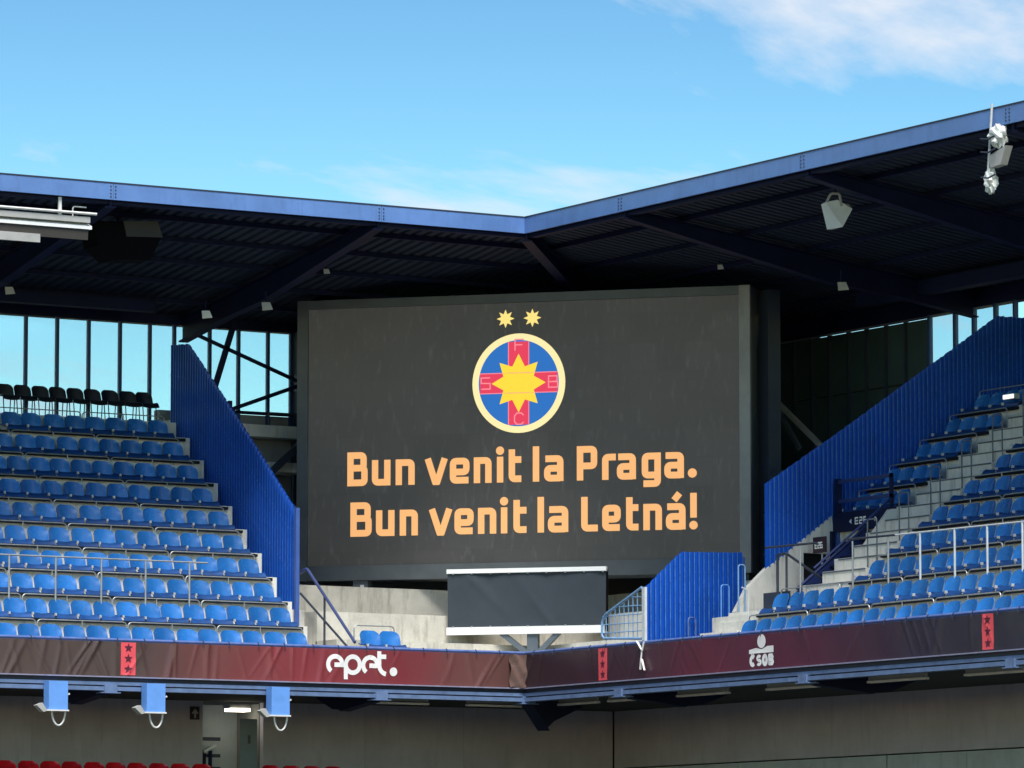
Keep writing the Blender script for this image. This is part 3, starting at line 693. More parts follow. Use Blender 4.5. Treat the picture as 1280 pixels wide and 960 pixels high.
def fence_panels(t, plane, const, s0, s1, top, bot, flip=1, wdt=1.07):
    n = max(1, round(abs(s1-s0)/wdt))
    for i in range(n):
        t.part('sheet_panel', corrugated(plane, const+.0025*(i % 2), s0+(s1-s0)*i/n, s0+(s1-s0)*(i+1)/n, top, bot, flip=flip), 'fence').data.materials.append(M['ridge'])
        a_, e_ = s0+(s1-s0)*i/n, s0+(s1-s0)*(i+1)/n; kk = max(1, round(abs(e_-a_)/.107)); b = MB()
        for j in range(kk):
            q = a_+(e_-a_)*(j+.845)/kk; o = const-flip*.056
            for z in (.12, .45, .78):
                zz = bot(q)+(top(q)-bot(q))*z
                if plane == 'Y': b.box(q-.011, q+.011, o-.004, o+.006, zz-.011, zz+.011)
                else: b.box(o-.004, o+.006, q-.011, q+.011, zz-.011, zz+.011)
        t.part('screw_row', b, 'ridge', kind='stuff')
fl = Thing('corrugated_fence', 'blue corrugated sheet fence climbing the right end of the left stand', 'fence', (-3.9, 5, 8.8))
ftop = lerp([(2.2, 10.22), (4.68, 12.26), (6.91, 14.02), (7.7, 14.07)]); fbot = lerp([(2.2, 8.70), (2.5, 8.0), (8.2, 11.6)])
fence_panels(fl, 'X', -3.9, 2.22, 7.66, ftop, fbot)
b = MB(); b.box(-3.99, -3.91, 2.12, 2.20, 7.44, 10.30); fl.part('end_post', b, 'fence_edge')
b = MB(); b.box(-3.87, -3.80, 5.2, 5.28, 9.5, 12.7); fl.part('post', b, 'navy')
for z in (.5, 1.2):
    b = MB(); b.bar((-3.87, 2.2, 8.7+z), (-3.87, 7.6, 12.2+z-.05), .04, .06); fl.part('back_rail', b, 'navy')
fr = Thing('corrugated_fence', 'tall blue corrugated sheet fence rising along the left end of the right stand', 'fence', (5, -5.42, 8.6))
rtop = lerp([(2.04, 10.47), (3.71, 11.52), (6.02, 13.03), (7.54, 14.03), (8.2, 14.03)]); rbot = lerp([(2.04, 8.83), (2.58, 9.2), (3.55, 9.90), (3.68, 9.2), (8.2, 12.2)])
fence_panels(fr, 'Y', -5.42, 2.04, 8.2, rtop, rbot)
for z in (.5, 1.25):
    b = MB(); b.bar((2.06, -5.36, 8.6+z), (8.1, -5.36, 13.0+z*.8), .04, .06); fr.part('back_rail', b, 'navy')
b = MB(); b.box(3.62, 3.70, -5.53, -5.47, 9.2, 10.5); fr.part('post', b, 'fence_edge')
rw = Thing('corrugated_wall', 'dark blue corrugated rear wall at the top of the right stand', 'wall', (7.9, -7, 12))
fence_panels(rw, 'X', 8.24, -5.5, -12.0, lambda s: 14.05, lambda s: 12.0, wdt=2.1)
# small guard at the tier edge
gd = Thing('guard_fence', 'bright blue corrugated guard beside the steps at the right tier edge', 'fence', (1, -4.3, 7.4))
gtop = lerp([(.05, 8.50), (.85, 9.20), (2.25, 9.24)])
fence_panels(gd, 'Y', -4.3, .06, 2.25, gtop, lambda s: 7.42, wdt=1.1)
b = MB(); b.box(2.25, 2.30, -4.35, -4.27, 7.4, 9.15); gd.part('end_post', b, 'fence_edge')
b = MB(); b.box(.0, .055, -4.37, -4.27, 7.4, 8.50); gd.part('corner_post', b, 'railw')
ms_ = Thing('mesh_railing', 'pale blue wire mesh railing with sloping top left of the blue guard', 'railing', (.05, -3.5, 7.45))
P_ = lambda y, z: (.03, y, z)
b = MB(); b.tube(rounded([P_(-4.22, 8.50), P_(-2.92, 8.06), P_(-2.80, 7.92), P_(-2.80, 7.66), P_(-2.86, 7.60), P_(-4.22, 7.53)], .06), .026, 7); ms_.part('frame_tube', b, 'meshblue')
for k in range(8):
    y = -2.95-.16*k; b = MB(); b.tube([P_(y, 7.55), P_(y, 8.06+(-2.92-y)*.338)], .010, 5); ms_.part('mesh_wire', b, 'meshblue')
for k in range(5):
    z = 7.70+.16*k; y0 = -2.82 if z < 8.0 else -2.92-(z-8.06)/.338
    b = MB(); b.tube([P_(min(y0, -2.82), z), P_(-4.22, z-.02)], .010, 5); ms_.part('mesh_wire', b, 'meshblue')
def hoop(pts, m, lab, cat, name, r=.014, group=None):
    b = MB(); b.tube(rounded(pts, .06), r, 6); return single(name, b, m, lab, cat, pts[0], group)
hoop([(.95, -4.42, 7.45), (.95, -4.42, 7.95), (1.12, -4.42, 7.95), (1.12, -4.42, 7.45)], 'railblue', 'low blue hoop rail in front of the blue guard, left', 'rail', 'hoop_handrail')
hoop([(1.32, -5.0, 7.45), (1.32, -5.0, 8.55), (1.50, -5.0, 8.55), (1.50, -5.0, 7.45)], 'boxblue', 'tall pale hoop rail in front of the blue guard, middle', 'rail', 'hoop_handrail')
hoop([(1.35, -5.55, 7.5), (1.35, -5.55, 8.9), (1.50, -5.55, 8.9), (1.50, -5.55, 7.5)], 'meshblue', 'pale hoop rail at the right edge of the blue guard', 'rail', 'hoop_handrail')
hoop([(.62, -6.98, 7.4), (.62, -6.98, 8.30), (.48, -6.98, 8.36)], 'railw', 'pale bent handrail between the steps and the bottom row', 'rail', 'hoop_handrail')

# stair handrail at the foot of the left fence
hr = Thing('stair_handrail', 'dark blue sloping double handrail at the foot of the left fence', 'handrail', (-3.85, 1, 7.4))
b = MB(); b.tube(rounded([(-3.84, 2.25, 9.02), (-3.84, 1.95, 9.10), (-3.84, -.0, 7.55)], .08), .030, 8); hr.part('upper_rail', b, 'handrail')
b = MB(); b.tube([(-3.84, 2.2, 8.62), (-3.84, .25, 7.45)], .024, 7); hr.part('lower_rail', b, 'raildark')
b = MB(); b.tube([(-3.84, 1.22, 7.42), (-3.84, 1.22, 8.5)], .022, 6); hr.part('post', b, 'raildark')
# crush barriers
cb_ = Thing('crush_barrier', 'thin pale barrier rail standing in the lower rows of the left stand', 'barrier', (-9, 1.2, 7.9))
for x in [-12.52, -11.57, -10.62, -9.65, -8.69, -7.75, -6.81]:
    b = MB(); b.tube([(x, 1.2, 7.88), (x, 1.2, 9.05)], .020, 6); cb_.part('post', b, 'galv')
b = MB(); b.tube([(-13.5, 1.2, 9.06), (-6.42, 1.2, 9.06)], .018, 6); cb_.part('top_rail', b, 'galv')
cb_ = Thing('crush_barrier', 'pale posted barrier rail standing in the lower rows of the right stand', 'barrier', (1.2, -12, 7.9))
for k, y in enumerate([-7.85, -9.55, -10.67, -11.66, -12.71, -13.68, -14.71, -15.7, -16.7]):
    b = MB(); b.tube([(1.2, y, 7.88), (1.2, y, 9.08)], .018 if k < 2 else .021, 6); cb_.part('post', b, 'galv' if k < 3 else 'railw')
b = MB(); b.tube([(1.2, -6.7, 9.14), (1.2, -8.4, 9.12)], .022, 6); cb_.part('top_rail', b, 'raildark')
b = MB(); b.tube([(1.2, -9.3, 9.12), (1.2, -10.9, 9.10)], .022, 6); cb_.part('top_rail', b, 'raildark')
b = MB(); b.tube([(1.2, -10.9, 9.10), (1.2, -17.5, 9.06)], .016, 6); cb_.part('top_rail', b, 'railw')
for i in range(3, 9):
    x = YN(i)-.05; z = ZN(i-1)+RI/2
    hoop([(x, -8.58, z), (x, -8.58, z+.92), (x, -8.88, z+.92), (x, -8.88, z)], 'post', f'grey hoop handrail in the right stand aisle beside the {ORD[i]} row', 'handrail', 'aisle_handrail', .014, 'hoop handrails up the right aisle')

# ------------------------------------------------------------------ entrance (vomitory) in the right stand
vm = Thing('entrance_portal', 'white walled entrance with dark blue header cut into the right stand', 'entrance', (2.8, -6.4, 7.9))
b = MB(); b.prism([(1.35, 7.0), (1.35, 8.02), (1.62, 8.48), (2.04, 8.85), (2.58, 9.22), (2.9, 9.45), (2.9, 7.0)], -5.46, -5.33, 1); vm.part('side_wall', b, 'concrete')
b = MB(); b.prism([(2.9, 9.19), (2.9, 9.45), (3.55, 9.92), (3.62, 9.94), (3.62, 9.19)], -5.46, -5.33, 1); vm.part('side_wall', b, 'concrete')
b = MB(); b.box(3.50, 3.62, -5.46, -5.33, 7.0, 9.188); vm.part('side_wall', b, 'concrete')
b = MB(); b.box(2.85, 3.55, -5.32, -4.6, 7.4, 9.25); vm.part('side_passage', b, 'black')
b = MB(); b.prism([(1.56, 7.85), (1.56, 7.98), (2.0, 8.34), (2.25, 8.40), (3.48, 9.90), (3.75, 9.94), (3.75, 7.85)], -7.52, -7.40, 1); vm.part('parapet_wall', b, 'concrete')
hd = MB(); hd.box(3.58, 3.70, -7.40, -5.30, 9.60, 9.97); hd = vm.part('header', hd, 'navy')
def HS(a, z, o=0): return (3.578-o, a, z)
b = strokes(MB(), [[(-6.32, 9.83), (-6.22, 9.83), (-6.22, 9.72), (-6.32, 9.72)], [(-6.24, 9.775), (-6.32, 9.775)], [(-6.37, 9.83), (-6.45, 9.83), (-6.45, 9.775), (-6.37, 9.775), (-6.37, 9.72), (-6.45, 9.72)], [(-6.58, 9.83), (-6.51, 9.83), (-6.51, 9.72), (-6.58, 9.72), (-6.58, 9.775), (-6.51, 9.775)]], .028, HS)
vm.part('sector_lettering', b, 'white', hd)
for a, s in ((-6.02, 1), (-6.95, -1)): vm.part('arrow_print', flatpoly(MB(), [(a, 9.775), (a-.08*s, 9.825), (a-.08*s, 9.725)], HS), 'white', hd)
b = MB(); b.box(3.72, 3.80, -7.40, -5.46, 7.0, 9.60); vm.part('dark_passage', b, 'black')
b = MB(); b.box(1.56, 3.7, -7.39, -5.47, 6.9, 7.88); vm.part('passage_floor', b, 'concrete_mid')
b = MB(); b.box(3.50, 3.57, -5.54, -5.47, 7.9, 9.62); vm.part('jamb', b, 'navy')
st = Thing('steel_stair', 'dark blue steel stair climbing out of the right stand entrance', 'stair', (2.8, -6.3, 7.9))
for y in (-6.55, -7.28):
    b = MB(); b.bar((1.95, y, 8.15), (3.70, y, 9.52), .03, .26); st.part('stringer', b, 'stairblue')
b = MB(); b.tube([(1.9, -7.28, 8.75), (3.75, -7.28, 10.2)], .022, 6); st.part('handrail', b, 'stairblue')
b = MB(); b.tube([(2.0, -6.55, 8.40), (3.75, -6.55, 9.77)], .030, 6); st.part('handrail', b, 'stairblue')
for k in range(7):
    x = 2.05+.23*k; b = MB(); b.box(x, x+.23, -7.26, -6.57, 8.30+.18*k, 8.33+.18*k); st.part('tread', b, 'navy')
gv = Thing('guard_railing', 'dark blue guard rails and post over the entrance header', 'railing', (3.6, -6.4, 9.97))
for z in (10.18, 10.56):
    b = MB(); b.bar((3.60, -5.56, z), (3.60, -7.40, z), .04, .07); gv.part('rail_bar', b, 'stairblue')
b = MB(); b.box(3.56, 3.66, -5.66, -5.55, 9.975, 10.62); gv.part('post', b, 'navy')
b = MB(); b.box(3.58, 3.64, -7.40, -7.34, 9.975, 10.60); gv.part('post', b, 'navy')
sg = Thing('sector_sign', 'small dark square sign with white sector code beside the entrance', 'sign', (2.55, -5.75, 9.2))
b = MB(); b.box(2.92, 2.95, -6.17, -5.75, 9.16, 9.46); pl = sg.part('plate', b, 'sign')
HS2 = lambda a, z, o=0: (2.917-o, a+.03, z+.05)
b = strokes(MB(), [[(-5.93, 9.30), (-5.86, 9.30), (-5.86, 9.20), (-5.93, 9.20)], [(-5.87, 9.25), (-5.92, 9.25)], [(-5.96, 9.30), (-6.02, 9.30), (-6.02, 9.25), (-5.96, 9.25), (-5.96, 9.20), (-6.02, 9.20)], [(-6.11, 9.30), (-6.05, 9.30), (-6.05, 9.20), (-6.11, 9.20), (-6.11, 9.25), (-6.05, 9.25)]], .026, HS2)
sg.part('sector_lettering', b, 'white', pl)
b = MB(); b.tube([(2.96, -6.0, 7.9), (2.96, -6.0, 9.18)], .018, 6); sg.part('post', b, 'galv')
gr_ = Thing('entrance_railing', 'dark railing around the lower left of the right stand entrance', 'railing', (1.4, -6.6, 7.9))
b = MB(); b.tube(rounded([(1.30, -6.95, 7.88), (1.30, -6.95, 9.0), (1.30, -7.25, 9.0), (2.3, -7.25, 8.45)], .06), .026, 6); gr_.part('rail_tube', b, 'raildark')
b = MB(); b.tube([(1.30, -7.25, 7.88), (1.30, -7.25, 9.0)], .022, 6); gr_.part('post', b, 'raildark')
b = MB(); b.box(1.28, 1.32, -7.35, -6.5, 8.0, 8.30); gr_.part('kick_panel', b, 'raildark')

# ------------------------------------------------------------------ roof
rf = Thing('stand_roof', 'dark steel stadium roof with periwinkle blue fascia over both stands', 'roof', (0, 0, 15))
ZR = lambda d: 15.95-.135*d
def roof_sheet(a0, a1, left):
    mb = MB(); per = .25; n = round((a1-a0)/per); pr = []
    for i in range(n):
        for f, d in ((0, 0), (.5, 0), (.6, 1), (.9, 1)): pr.append((a0+(a1-a0)/n*(i+f), d*.045))
    pr.append((a1, 0)); k0 = None
    for a, d in pr:
        s = max(.02, a); e = 8.75
        if s > e: s = e-.01
        for dep in (s, e):
            z = ZR(dep)+d
            for th in (0, .012): mb.v.append((a, dep, z+th) if left else (dep, a, z+th))
    for i in range(len(pr)-1):
        a = 4*i; c = a+4; mb.f += [(a, c, c+2, a+2), (a+1, a+3, c+3, c+1), (a, a+1, c+1, c), (a+2, c+2, c+3, a+3)]
    return mb
segL = [-16, GL[1], GL[2], .02, 8.7]; segR = [-20, -16.1, GR[1], GR[0], .02, 8.7]
for a, e in zip(segL[:-1], segL[1:]): rf.part('roof_sheet', roof_sheet(a, e, True), 'sheet')
for a, e in zip(segR[:-1], segR[1:]): rf.part('roof_sheet', roof_sheet(a, e, False), 'sheet')
for k, (a, e) in enumerate(((-16, GL[1]), (GL[1], GL[2]), (GL[2], 0))):
    b = MB(); b.prism([(a+.004, -.05), (e-.004 if e else -.05, -.05), (e-.004 if e else 0, 0), (a+.004, 0)], 15.765, 16.075, 2); f = rf.part('fascia_panel', b, 'fascia')
    b = MB(); b.box(a, e if e else -.05, -.06, .03, 16.078, 16.102); rf.part('edge_flashing', b, 'flash')
    if e:
        b = MB()
        for sx_ in (-.05, .05):
            for z in (15.82, 15.88, 15.95, 16.02): b.box(e+sx_-.012, e+sx_+.012, -.062, -.051, z-.012, z+.012)
        rf.part('splice_bolts', b, 'flash', f)
for k, (a, e) in enumerate(((0, GR[0]), (GR[0], GR[1]), (GR[1], GR[2]), (GR[2], -20))):
    b = MB(); b.prism([(-.05, a-.004 if a else -.05), (-.05, e+.004), (0, e+.004), (0, a-.004 if a else 0)], 15.765, 16.075, 2); f = rf.part('fascia_panel', b, 'fascia')
    b = MB(); b.box(-.06, .03, a if a else -.05, e, 16.078, 16.102); rf.part('edge_flashing', b, 'flash')
    b = MB()
    for sx_ in (-.05, .05):
        for z in (15.82, 15.88, 15.95, 16.02): b.box(-.062, -.051, e+sx_-.012, e+sx_+.012, z-.012, z+.012)
    rf.part('splice_bolts', b, 'flash', f)
RB = lerp([(.05, 15.66), (4.7, 14.74), (7.0, 14.48), (8.35, 14.26)])
def rafter(fn, name='rafter'):
    ds = [.06, 1.6, 3.2, 4.7, 6.5, 8.35]; b = MB(); vs = []
    for d in ds:
        for s_ in (-.02, .02):
            for z in (RB(d), ZR(d)-.13): vs.append(fn(d, s_, z))
    fs = []
    for i in range(len(ds)-1):
        a = 4*i; c = a+4; fs += [(a, c, c+1, a+1), (a+2, a+3, c+3, c+2), (a+1, c+1, c+3, a+3), (a, a+2, c+2, c)]
    fs += [(0, 1, 3, 2), (4*len(ds)-4, 4*len(ds)-2, 4*len(ds)-1, 4*len(ds)-3)]; b.add(vs, fs); r = rf.part(name, b, 'navy')
    for zz, hh in ((lambda d: RB(d)-.016, .03), (lambda d: ZR(d)-.116, .025)):
        b = MB(); vs = []
        for d in ds:
            for s_ in (-.11, .11):
                for z in (zz(d)-hh/2, zz(d)+hh/2): vs.append(fn(d, s_, z))
        b.add(vs, fs); rf.part('flange', b, 'navy', r)
for x in GL: rafter(lambda d, s_, z, x=x: (x+s_, d, z))
for y in GR: rafter(lambda d, s_, z, y=y: (d, y+s_, z))
q7 = .70710678
rafter(lambda d, s_, z: (d-s_*q7, d+s_*q7, z), 'hip_rafter')
for d in (1.35, 2.75, 4.25, 5.75, 7.2):
    z = ZR(d)
    b = MB(); b.prism([(-16, d-.04), (d-.04, d-.04), (d+.04, d+.04), (-16, d+.04)], z-.10, z-.008, 2); rf.part('purlin', b, 'navy')
    b = MB(); b.prism([(d-.04, -20), (d+.04, -20), (d+.04, d+.04), (d-.04, d-.04)], z-.10, z-.008, 2); rf.part('purlin', b, 'navy')
b = MB(); b.prism([(-16, .1), (.1, .1), (.25, .25), (-16, .25)], 15.70, 15.92, 2); rf.part('edge_channel', b, 'navy')
b = MB(); b.prism([(.1, -20), (.25, -20), (.25, .25), (.1, .1)], 15.70, 15.92, 2); rf.part('edge_channel', b, 'navy')
b = MB(); b.box(-16, 8.5, 8.36, 8.6, 14.58, 14.80); rf.part('eave_beam', b, 'navy')
b = MB(); b.box(8.36, 8.6, -20, 8.3, 14.44, 14.80); rf.part('eave_beam', b, 'navy')
b = MB(); b.box(-16, -4.6, 7.05, 7.3, 14.66, 14.90) ; rf.part('tie_beam', b, 'navy')
b = MB(); b.box(6.9, 7.2, -20, -1.5, 14.60, 14.88) ; rf.part('tie_beam', b, 'navy')

# ------------------------------------------------------------------ rear glazed walls
gw = Thing('glazed_rear_wall', 'bright glazed rear wall with dark blue mullions behind the left stand', 'glazed wall', (-6, 8.3, 12.3))
mx_ = [-1.32+.0]+[]
XS = [-.78, -1.33, -2.03, -2.71, -3.54, -4.11, -4.80, -5.52, -6.24, -6.95, -7.67, -8.39, -9.1, -9.8, -10.5]
for x in XS:
    b = MB(); b.box(x-.032, x+.032, 8.27, 8.35, 12.30, 14.58); gw.part('mullion', b, 'mull')
for a, e in zip(XS[:-1], XS[1:]):
    b = MB(); b.box(e+.034, a-.034, 8.30, 8.312, 12.30 if e < -3.6 else 12.86, 14.578); gw.part('pane', b, 'glass')
b = MB(); b.box(-3.5, -.75, 8.24, 8.36, 12.80, 12.86); gw.part('sill', b, 'navy')
b = MB(); b.box(-12, -3.9, 8.24, 8.36, 12.24, 12.298); gw.part('sill', b, 'navy')
b = MB(); b.box(-.74, -.45, 8.0, 8.36, 11.0, 14.58); gw.part('end_post', b, 'raildark')
cw = Thing('rear_corner_wall', 'grey concrete rear wall and ledges behind the big screen', 'wall', (2, 8.3, 8.7))
b = MB(); b.box(-3.85, 8.4, 8.38, 8.6, 6.6, 12.795); cw.part('lower_wall', b, 'concrete_mid')
b = MB(); b.box(-.44, 8.4, 8.30, 8.6, 12.80, 14.58); cw.part('upper_wall', b, 'dark')
b = MB(); b.box(-3.8, -.2, 7.9, 8.37, 12.30, 12.55); cw.part('ledge', b, 'concrete')
b = MB(); b.box(-3.8, -.2, 7.6, 8.37, 11.55, 11.75); cw.part('ledge', b, 'concrete')
b = MB(); b.box(-3.8, -.2, 7.7, 8.37, 10.6, 10.85); cw.part('ledge', b, 'concrete')
b = MB(); b.tube([(-1.55, 7.85, 12.56), (-1.55, 7.85, 12.8), (-.5, 7.85, 12.8)], .025, 6); cw.part('pipe', b, 'raildark')
b = MB(); b.tube([(-1.1, 7.6, 10.9), (-1.1, 7.6, 11.5)], .03, 6); cw.part('pipe', b, 'raildark')
b = MB(); b.box(8.38, 8.6, 2.0, 8.37, 6.6, 14.40); cw.part('side_wall', b, 'dark')
b = MB(); b.box(-13.5, -3.9, 8.38, 8.6, 6.6, 12.23); cw.part('lower_wall', b, 'concrete_mid')
br2 = Thing('roof_bracing', 'dark blue crossed steel bracing in front of the left rear window', 'bracing', (-2, 7.9, 12.4))
for (p, q, wd) in (((-3.25, 7.9, 14.36), (-.80, 7.9, 13.50), .07), ((-2.36, 7.9, 14.62), (-2.92, 7.9, 12.9), .12), ((-2.5, 7.9, 12.80), (-.80, 7.9, 13.42), .08)):
    b = MB(); b.bar(p, q, .06, wd); br2.part('brace', b, 'navy')
b = MB(); b.bar((-1.0, 7.3, 12.2), (-2.0, 7.3, 11.3), .08, .14); br2.part('brace', b, 'raildark')
b = MB(); b.box(-.86, -.66, 7.8, 7.99, 13.3, 13.65); br2.part('gusset', b, 'raildark')
pg = Thing('panelled_rear_wall', 'dark green panelled rear wall right of the big screen', 'wall', (8.3, 0, 11))
ys = [3.4, 2.75, 2.1, 1.45, .75, .1, -.6, -1.3, -2.02]
for a, e in zip(ys[:-1], ys[1:]):
    b = MB(); b.box(8.30, 8.34, a-.03, e+.03, 11.6, 13.10); pg.part('wall_panel', b, 'darkpanel')
    b = MB(); b.box(8.30, 8.34, a-.03, e+.03, 13.13, 14.37); pg.part('wall_panel', b, 'darkpanel')
    b = MB(); b.box(8.24, 8.36, a-.03, a+.03, 11.6, 14.38); pg.part('post', b, 'raildark')
b = MB(); b.box(8.345, 8.36, -2.02, 3.4, 11.6, 14.375); pg.part('backing', b, 'black')
b = MB(); b.box(7.6, 8.38, -5.3, 8, 11.35, 11.58); pg.part('ledge', b, 'concrete')
b = MB(); b.box(6.9, 8.38, -3.3, 6, 10.5, 10.75); pg.part('ledge', b, 'concrete')
b = MB(); b.box(6.3, 8.38, -2.2, 6, 9.7, 9.9); pg.part('ledge', b, 'concrete')
b = MB(); b.box(8.5, 8.6, -5.3, 2.1, 6.6, 11.6); pg.part('lower_wall', b, 'dark')
b = MB(); b.box(8.38, 8.6, -19, -5.5, 6.6, 12.4); pg.part('lower_wall', b, 'dark')
gs = Thing('rear_window', 'bright window with blue mullions above the right corrugated fence', 'window', (8.3, -3.5, 12.4))
for y in (-2.10, -2.98, -3.62, -4.35, -5.0):
    b = MB(); b.box(8.26, 8.36, y-.03, y+.03, 12.0, 14.44); gs.part('mullion', b, 'mull')
for a, e in ((-2.10, -2.98), (-2.98, -3.62), (-3.62, -4.35), (-4.35, -5.0)):
    b = MB(); b.box(8.30, 8.312, a-.032, e+.032, 12.0, 14.438); gs.part('pane', b, 'glass')
ds = Thing('satellite_dish', 'small grey satellite dish outside the right rear window', 'satellite dish', (10.2, -1.6, 13.8))
b = MB(); vs = [(10.2, -1.75, 13.95)]; nD = 16
for i in range(nD): vs.append((10.05, -1.75+.22*math.cos(2*math.pi*i/nD), 14.0+.22*math.sin(2*math.pi*i/nD)))
vs += [(p[0]+.02, p[1], p[2]) for p in vs[:nD+1]]
b.add(vs, [(0, 1+i, 1+(i+1) % nD) for i in range(nD)]+[(nD+1, nD+2+(i+1) % nD, nD+2+i) for i in range(nD)]); ds.part('dish', b, 'lampgrey')
b = MB(); b.tube([(10.25, -1.75, 0), (10.25, -1.75, 14.0)], .03, 6); ds.part('mast', b, 'raildark')
b = MB(); b.bar((10.25, -1.4, 14.16), (10.25, -2.0, 14.1), .02, .02); ds.part('arm', b, 'raildark')
# struts beside the screen on the right
ss = Thing('screen_strut', 'dark steel struts and column behind the right edge of the big screen', 'strut', (6, 1, 9))
b = MB(); b.bar((7.0, 2.05, 13.27), (7.0, -.05, 11.9), .07, .10); ss.part('brace', b, 'lampgrey')
b = MB(); b.bar((7.1, 1.9, 13.1), (7.1, .85, 11.9), .07, .10); ss.part('brace', b, 'post')
b = MB(); b.box(5.2, 5.5, -.85, -.5, 8.7, 14.9); ss.part('column', b, 'raildark')

# ------------------------------------------------------------------ video screen
SA = Vector((-1.74, 6.22, 0)); SB = Vector((4.81, -.80, 0)); SU = (SB-SA).normalized(); SN = Vector((-SU.y, SU.x, 0))  # SN points away from the field
SLEN = (SB-SA).length
def SP(u, z, o=0): p = SA+SU*u-SN*o; return (p.x, p.y, z)      # o: towards the viewer
def sbox(u0, u1, z0, z1, o0, o1):
    b = MB(); b.add([SP(u0, z0, o0), SP(u1, z0, o0), SP(u1, z0, o1), SP(u0, z0, o1), SP(u0, z1, o0), SP(u1, z1, o0), SP(u1, z1, o1), SP(u0, z1, o1)],
                    [(3,2,1,0),(4,5,6,7),(0,1,5,4),(1,2,6,5),(2,3,7,6),(3,0,4,7)]); return b
vs_ = Thing('video_screen', 'huge dark grey stadium video screen showing a welcome text and round crest', 'video screen', SP(SLEN/2, 9.16))
ang = math.atan2(SU.y, SU.x)
db = MB(); db.box(.23, 9.37, -.0, .06, 9.47, 14.78)           # local: x along the screen, -y towards the viewer
vs_.o.rotation_euler = (0, 0, ang)
# parts of the screen are built in its own frame
class Loc:
    pass
def spart(name, mb, m, parent=None, label=None):
    me = MB(); me.v = [(x-SLEN/2, y, z-9.16) for x, y, z in mb.v]; me.f = mb.f; me.smooth = mb.smooth
    o = bpy.data.objects.new(name, me.mesh((0, 0, 0), name)); o.data.materials.append(M[m]); COL.objects.link(o); o.parent = parent or vs_.o
    if label: o['label'] = label
    return o
disp = spart('display', db, 'display')
def B4(*a): return MB().box(*a)
spart('case', B4(.0, 9.60, .065, .90, 9.16, 14.96), 'frame_dark')
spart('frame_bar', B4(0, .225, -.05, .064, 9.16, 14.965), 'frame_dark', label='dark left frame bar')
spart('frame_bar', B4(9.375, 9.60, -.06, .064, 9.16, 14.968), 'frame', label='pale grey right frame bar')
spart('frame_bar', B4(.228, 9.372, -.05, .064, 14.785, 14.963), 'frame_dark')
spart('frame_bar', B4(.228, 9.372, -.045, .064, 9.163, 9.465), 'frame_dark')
spart('support_leg', B4(.12, .36, .10, .40, 8.0, 9.158), 'raildark')
lg = spart('support_leg', B4(1.20, 1.52, .02, .30, 8.93, 9.158), 'frame_dark')
spart('label_plate', B4(1.36, 1.44, .005, .019, 9.0, 9.07), 'white', lg)
spart('support_leg', B4(9.28, 9.52, .10, .40, 8.0, 9.158), 'raildark')
def DS(a, z, o=0): return (a, -.002-o, z)
# glyphs of the squarish LED lettering, unit cap height
T_ = .195; A_ = T_/2; XH = .755
def glyph(ch, w):
    a = A_; r = .10; L_ = []; D_ = []
    def pl(*p, rr=r): L_.append([(q.x, q.y) for q in rounded([(x, y, 0) for x, y in p], rr, 4)])
    if ch == 'B': pl((a, 0), (a, 1)); pl((a, 1-a), (w-a-.03, 1-a), (w-a-.03, .53), (a, .53)); pl((a, .53), (w-a, .53), (w-a, a), (a, a))
    elif ch == 'u': pl((a, XH), (a, a), (w-a, a), (w-a, XH)); pl((w-a, 0), (w-a, .3))
    elif ch == 'n': pl((a, 0), (a, XH)); pl((a, XH-a), (w-a, XH-a), (w-a, 0))
    elif ch == 'v': pl((a*.85, XH), (w/2-.02, .03)); pl((w-a*.85, XH), (w/2+.02, .03)); pl((w/2-.1, a*.75), (w/2+.1, a*.75))
    elif ch == 'e': pl((w-.03, a), (a, a), (a, XH-a), (w-a, XH-a), (w-a, .34), (a, .34))
    elif ch == 'i': pl((w/2, 0), (w/2, XH)); D_.append((w/2, .93, .125))
    elif ch == 't': pl((a+.03, .96), (a+.03, a), (w, a)); pl((a, XH-a), (w, XH-a))
    elif ch == 'l': pl((w/2, 0), (w/2, 1.03))
    elif ch in 'aá':
        pl((.04, XH-a), (w-a, XH-a), (w-a, 0)); pl((w-a, a*.92), (a, a*.92), (a, .375), (w-a, .375))
        if ch == 'á': L_.append([(w*.42, .84), (w*.70, 1.04)])
    elif ch == 'P': pl((a, 0), (a, 1)); pl((a, 1-a), (w-a, 1-a), (w-a, .42), (a, .42))
    elif ch == 'r': pl((a, 0), (a, XH-a), (w, XH-a))
    elif ch == 'g': pl((w-a, XH-a), (a, XH-a), (a, a+.01), (w-a, a+.01)); pl((w-a, XH), (w-a, -.14), (.05, -.14))
    elif ch == '.': D_.append((w/2, .135, .135))
    elif ch == 'L': pl((a, 1), (a, a), (w, a))
    elif ch == '!': pl((w/2, .33), (w/2, 1.04)); D_.append((w/2, .115, .125))
    return L_, D_
NAMES = {'!': 'letter_exclamation', '.': 'letter_full_stop', 'á': 'letter_a_acute'}
def text(s, xs, base, cap):
    for q, ch in enumerate(s):
        x0, x1 = xs[2*q], xs[2*q+1]; L_, D_ = glyph(ch, (x1-x0)/cap); mb = MB()
        strokes(mb, [[(x0+p[0]*cap, base+p[1]*cap) for p in ln] for ln in L_], T_*cap, DS, .2)
        for (cx_, cz, r) in D_: disc(mb, (x0+cx_*cap, base+cz*cap), r*cap, r*cap, DS, 18, .012)
        spart(NAMES.get(ch, 'letter_'+ch.lower()), mb, 'peach', disp)
text('BunvenitlaPraga.', [1.08, 1.52, 1.61, 2.01, 2.12, 2.53, 2.75, 3.23, 3.28, 3.7, 3.79, 4.17, 4.28, 4.42, 4.51, 4.8, 5.04, 5.18, 5.28, 5.69, 5.97, 6.4, 6.5, 6.79, 6.81, 7.21, 7.33, 7.73, 7.8, 8.21, 8.29, 8.48], 11.10, .70)
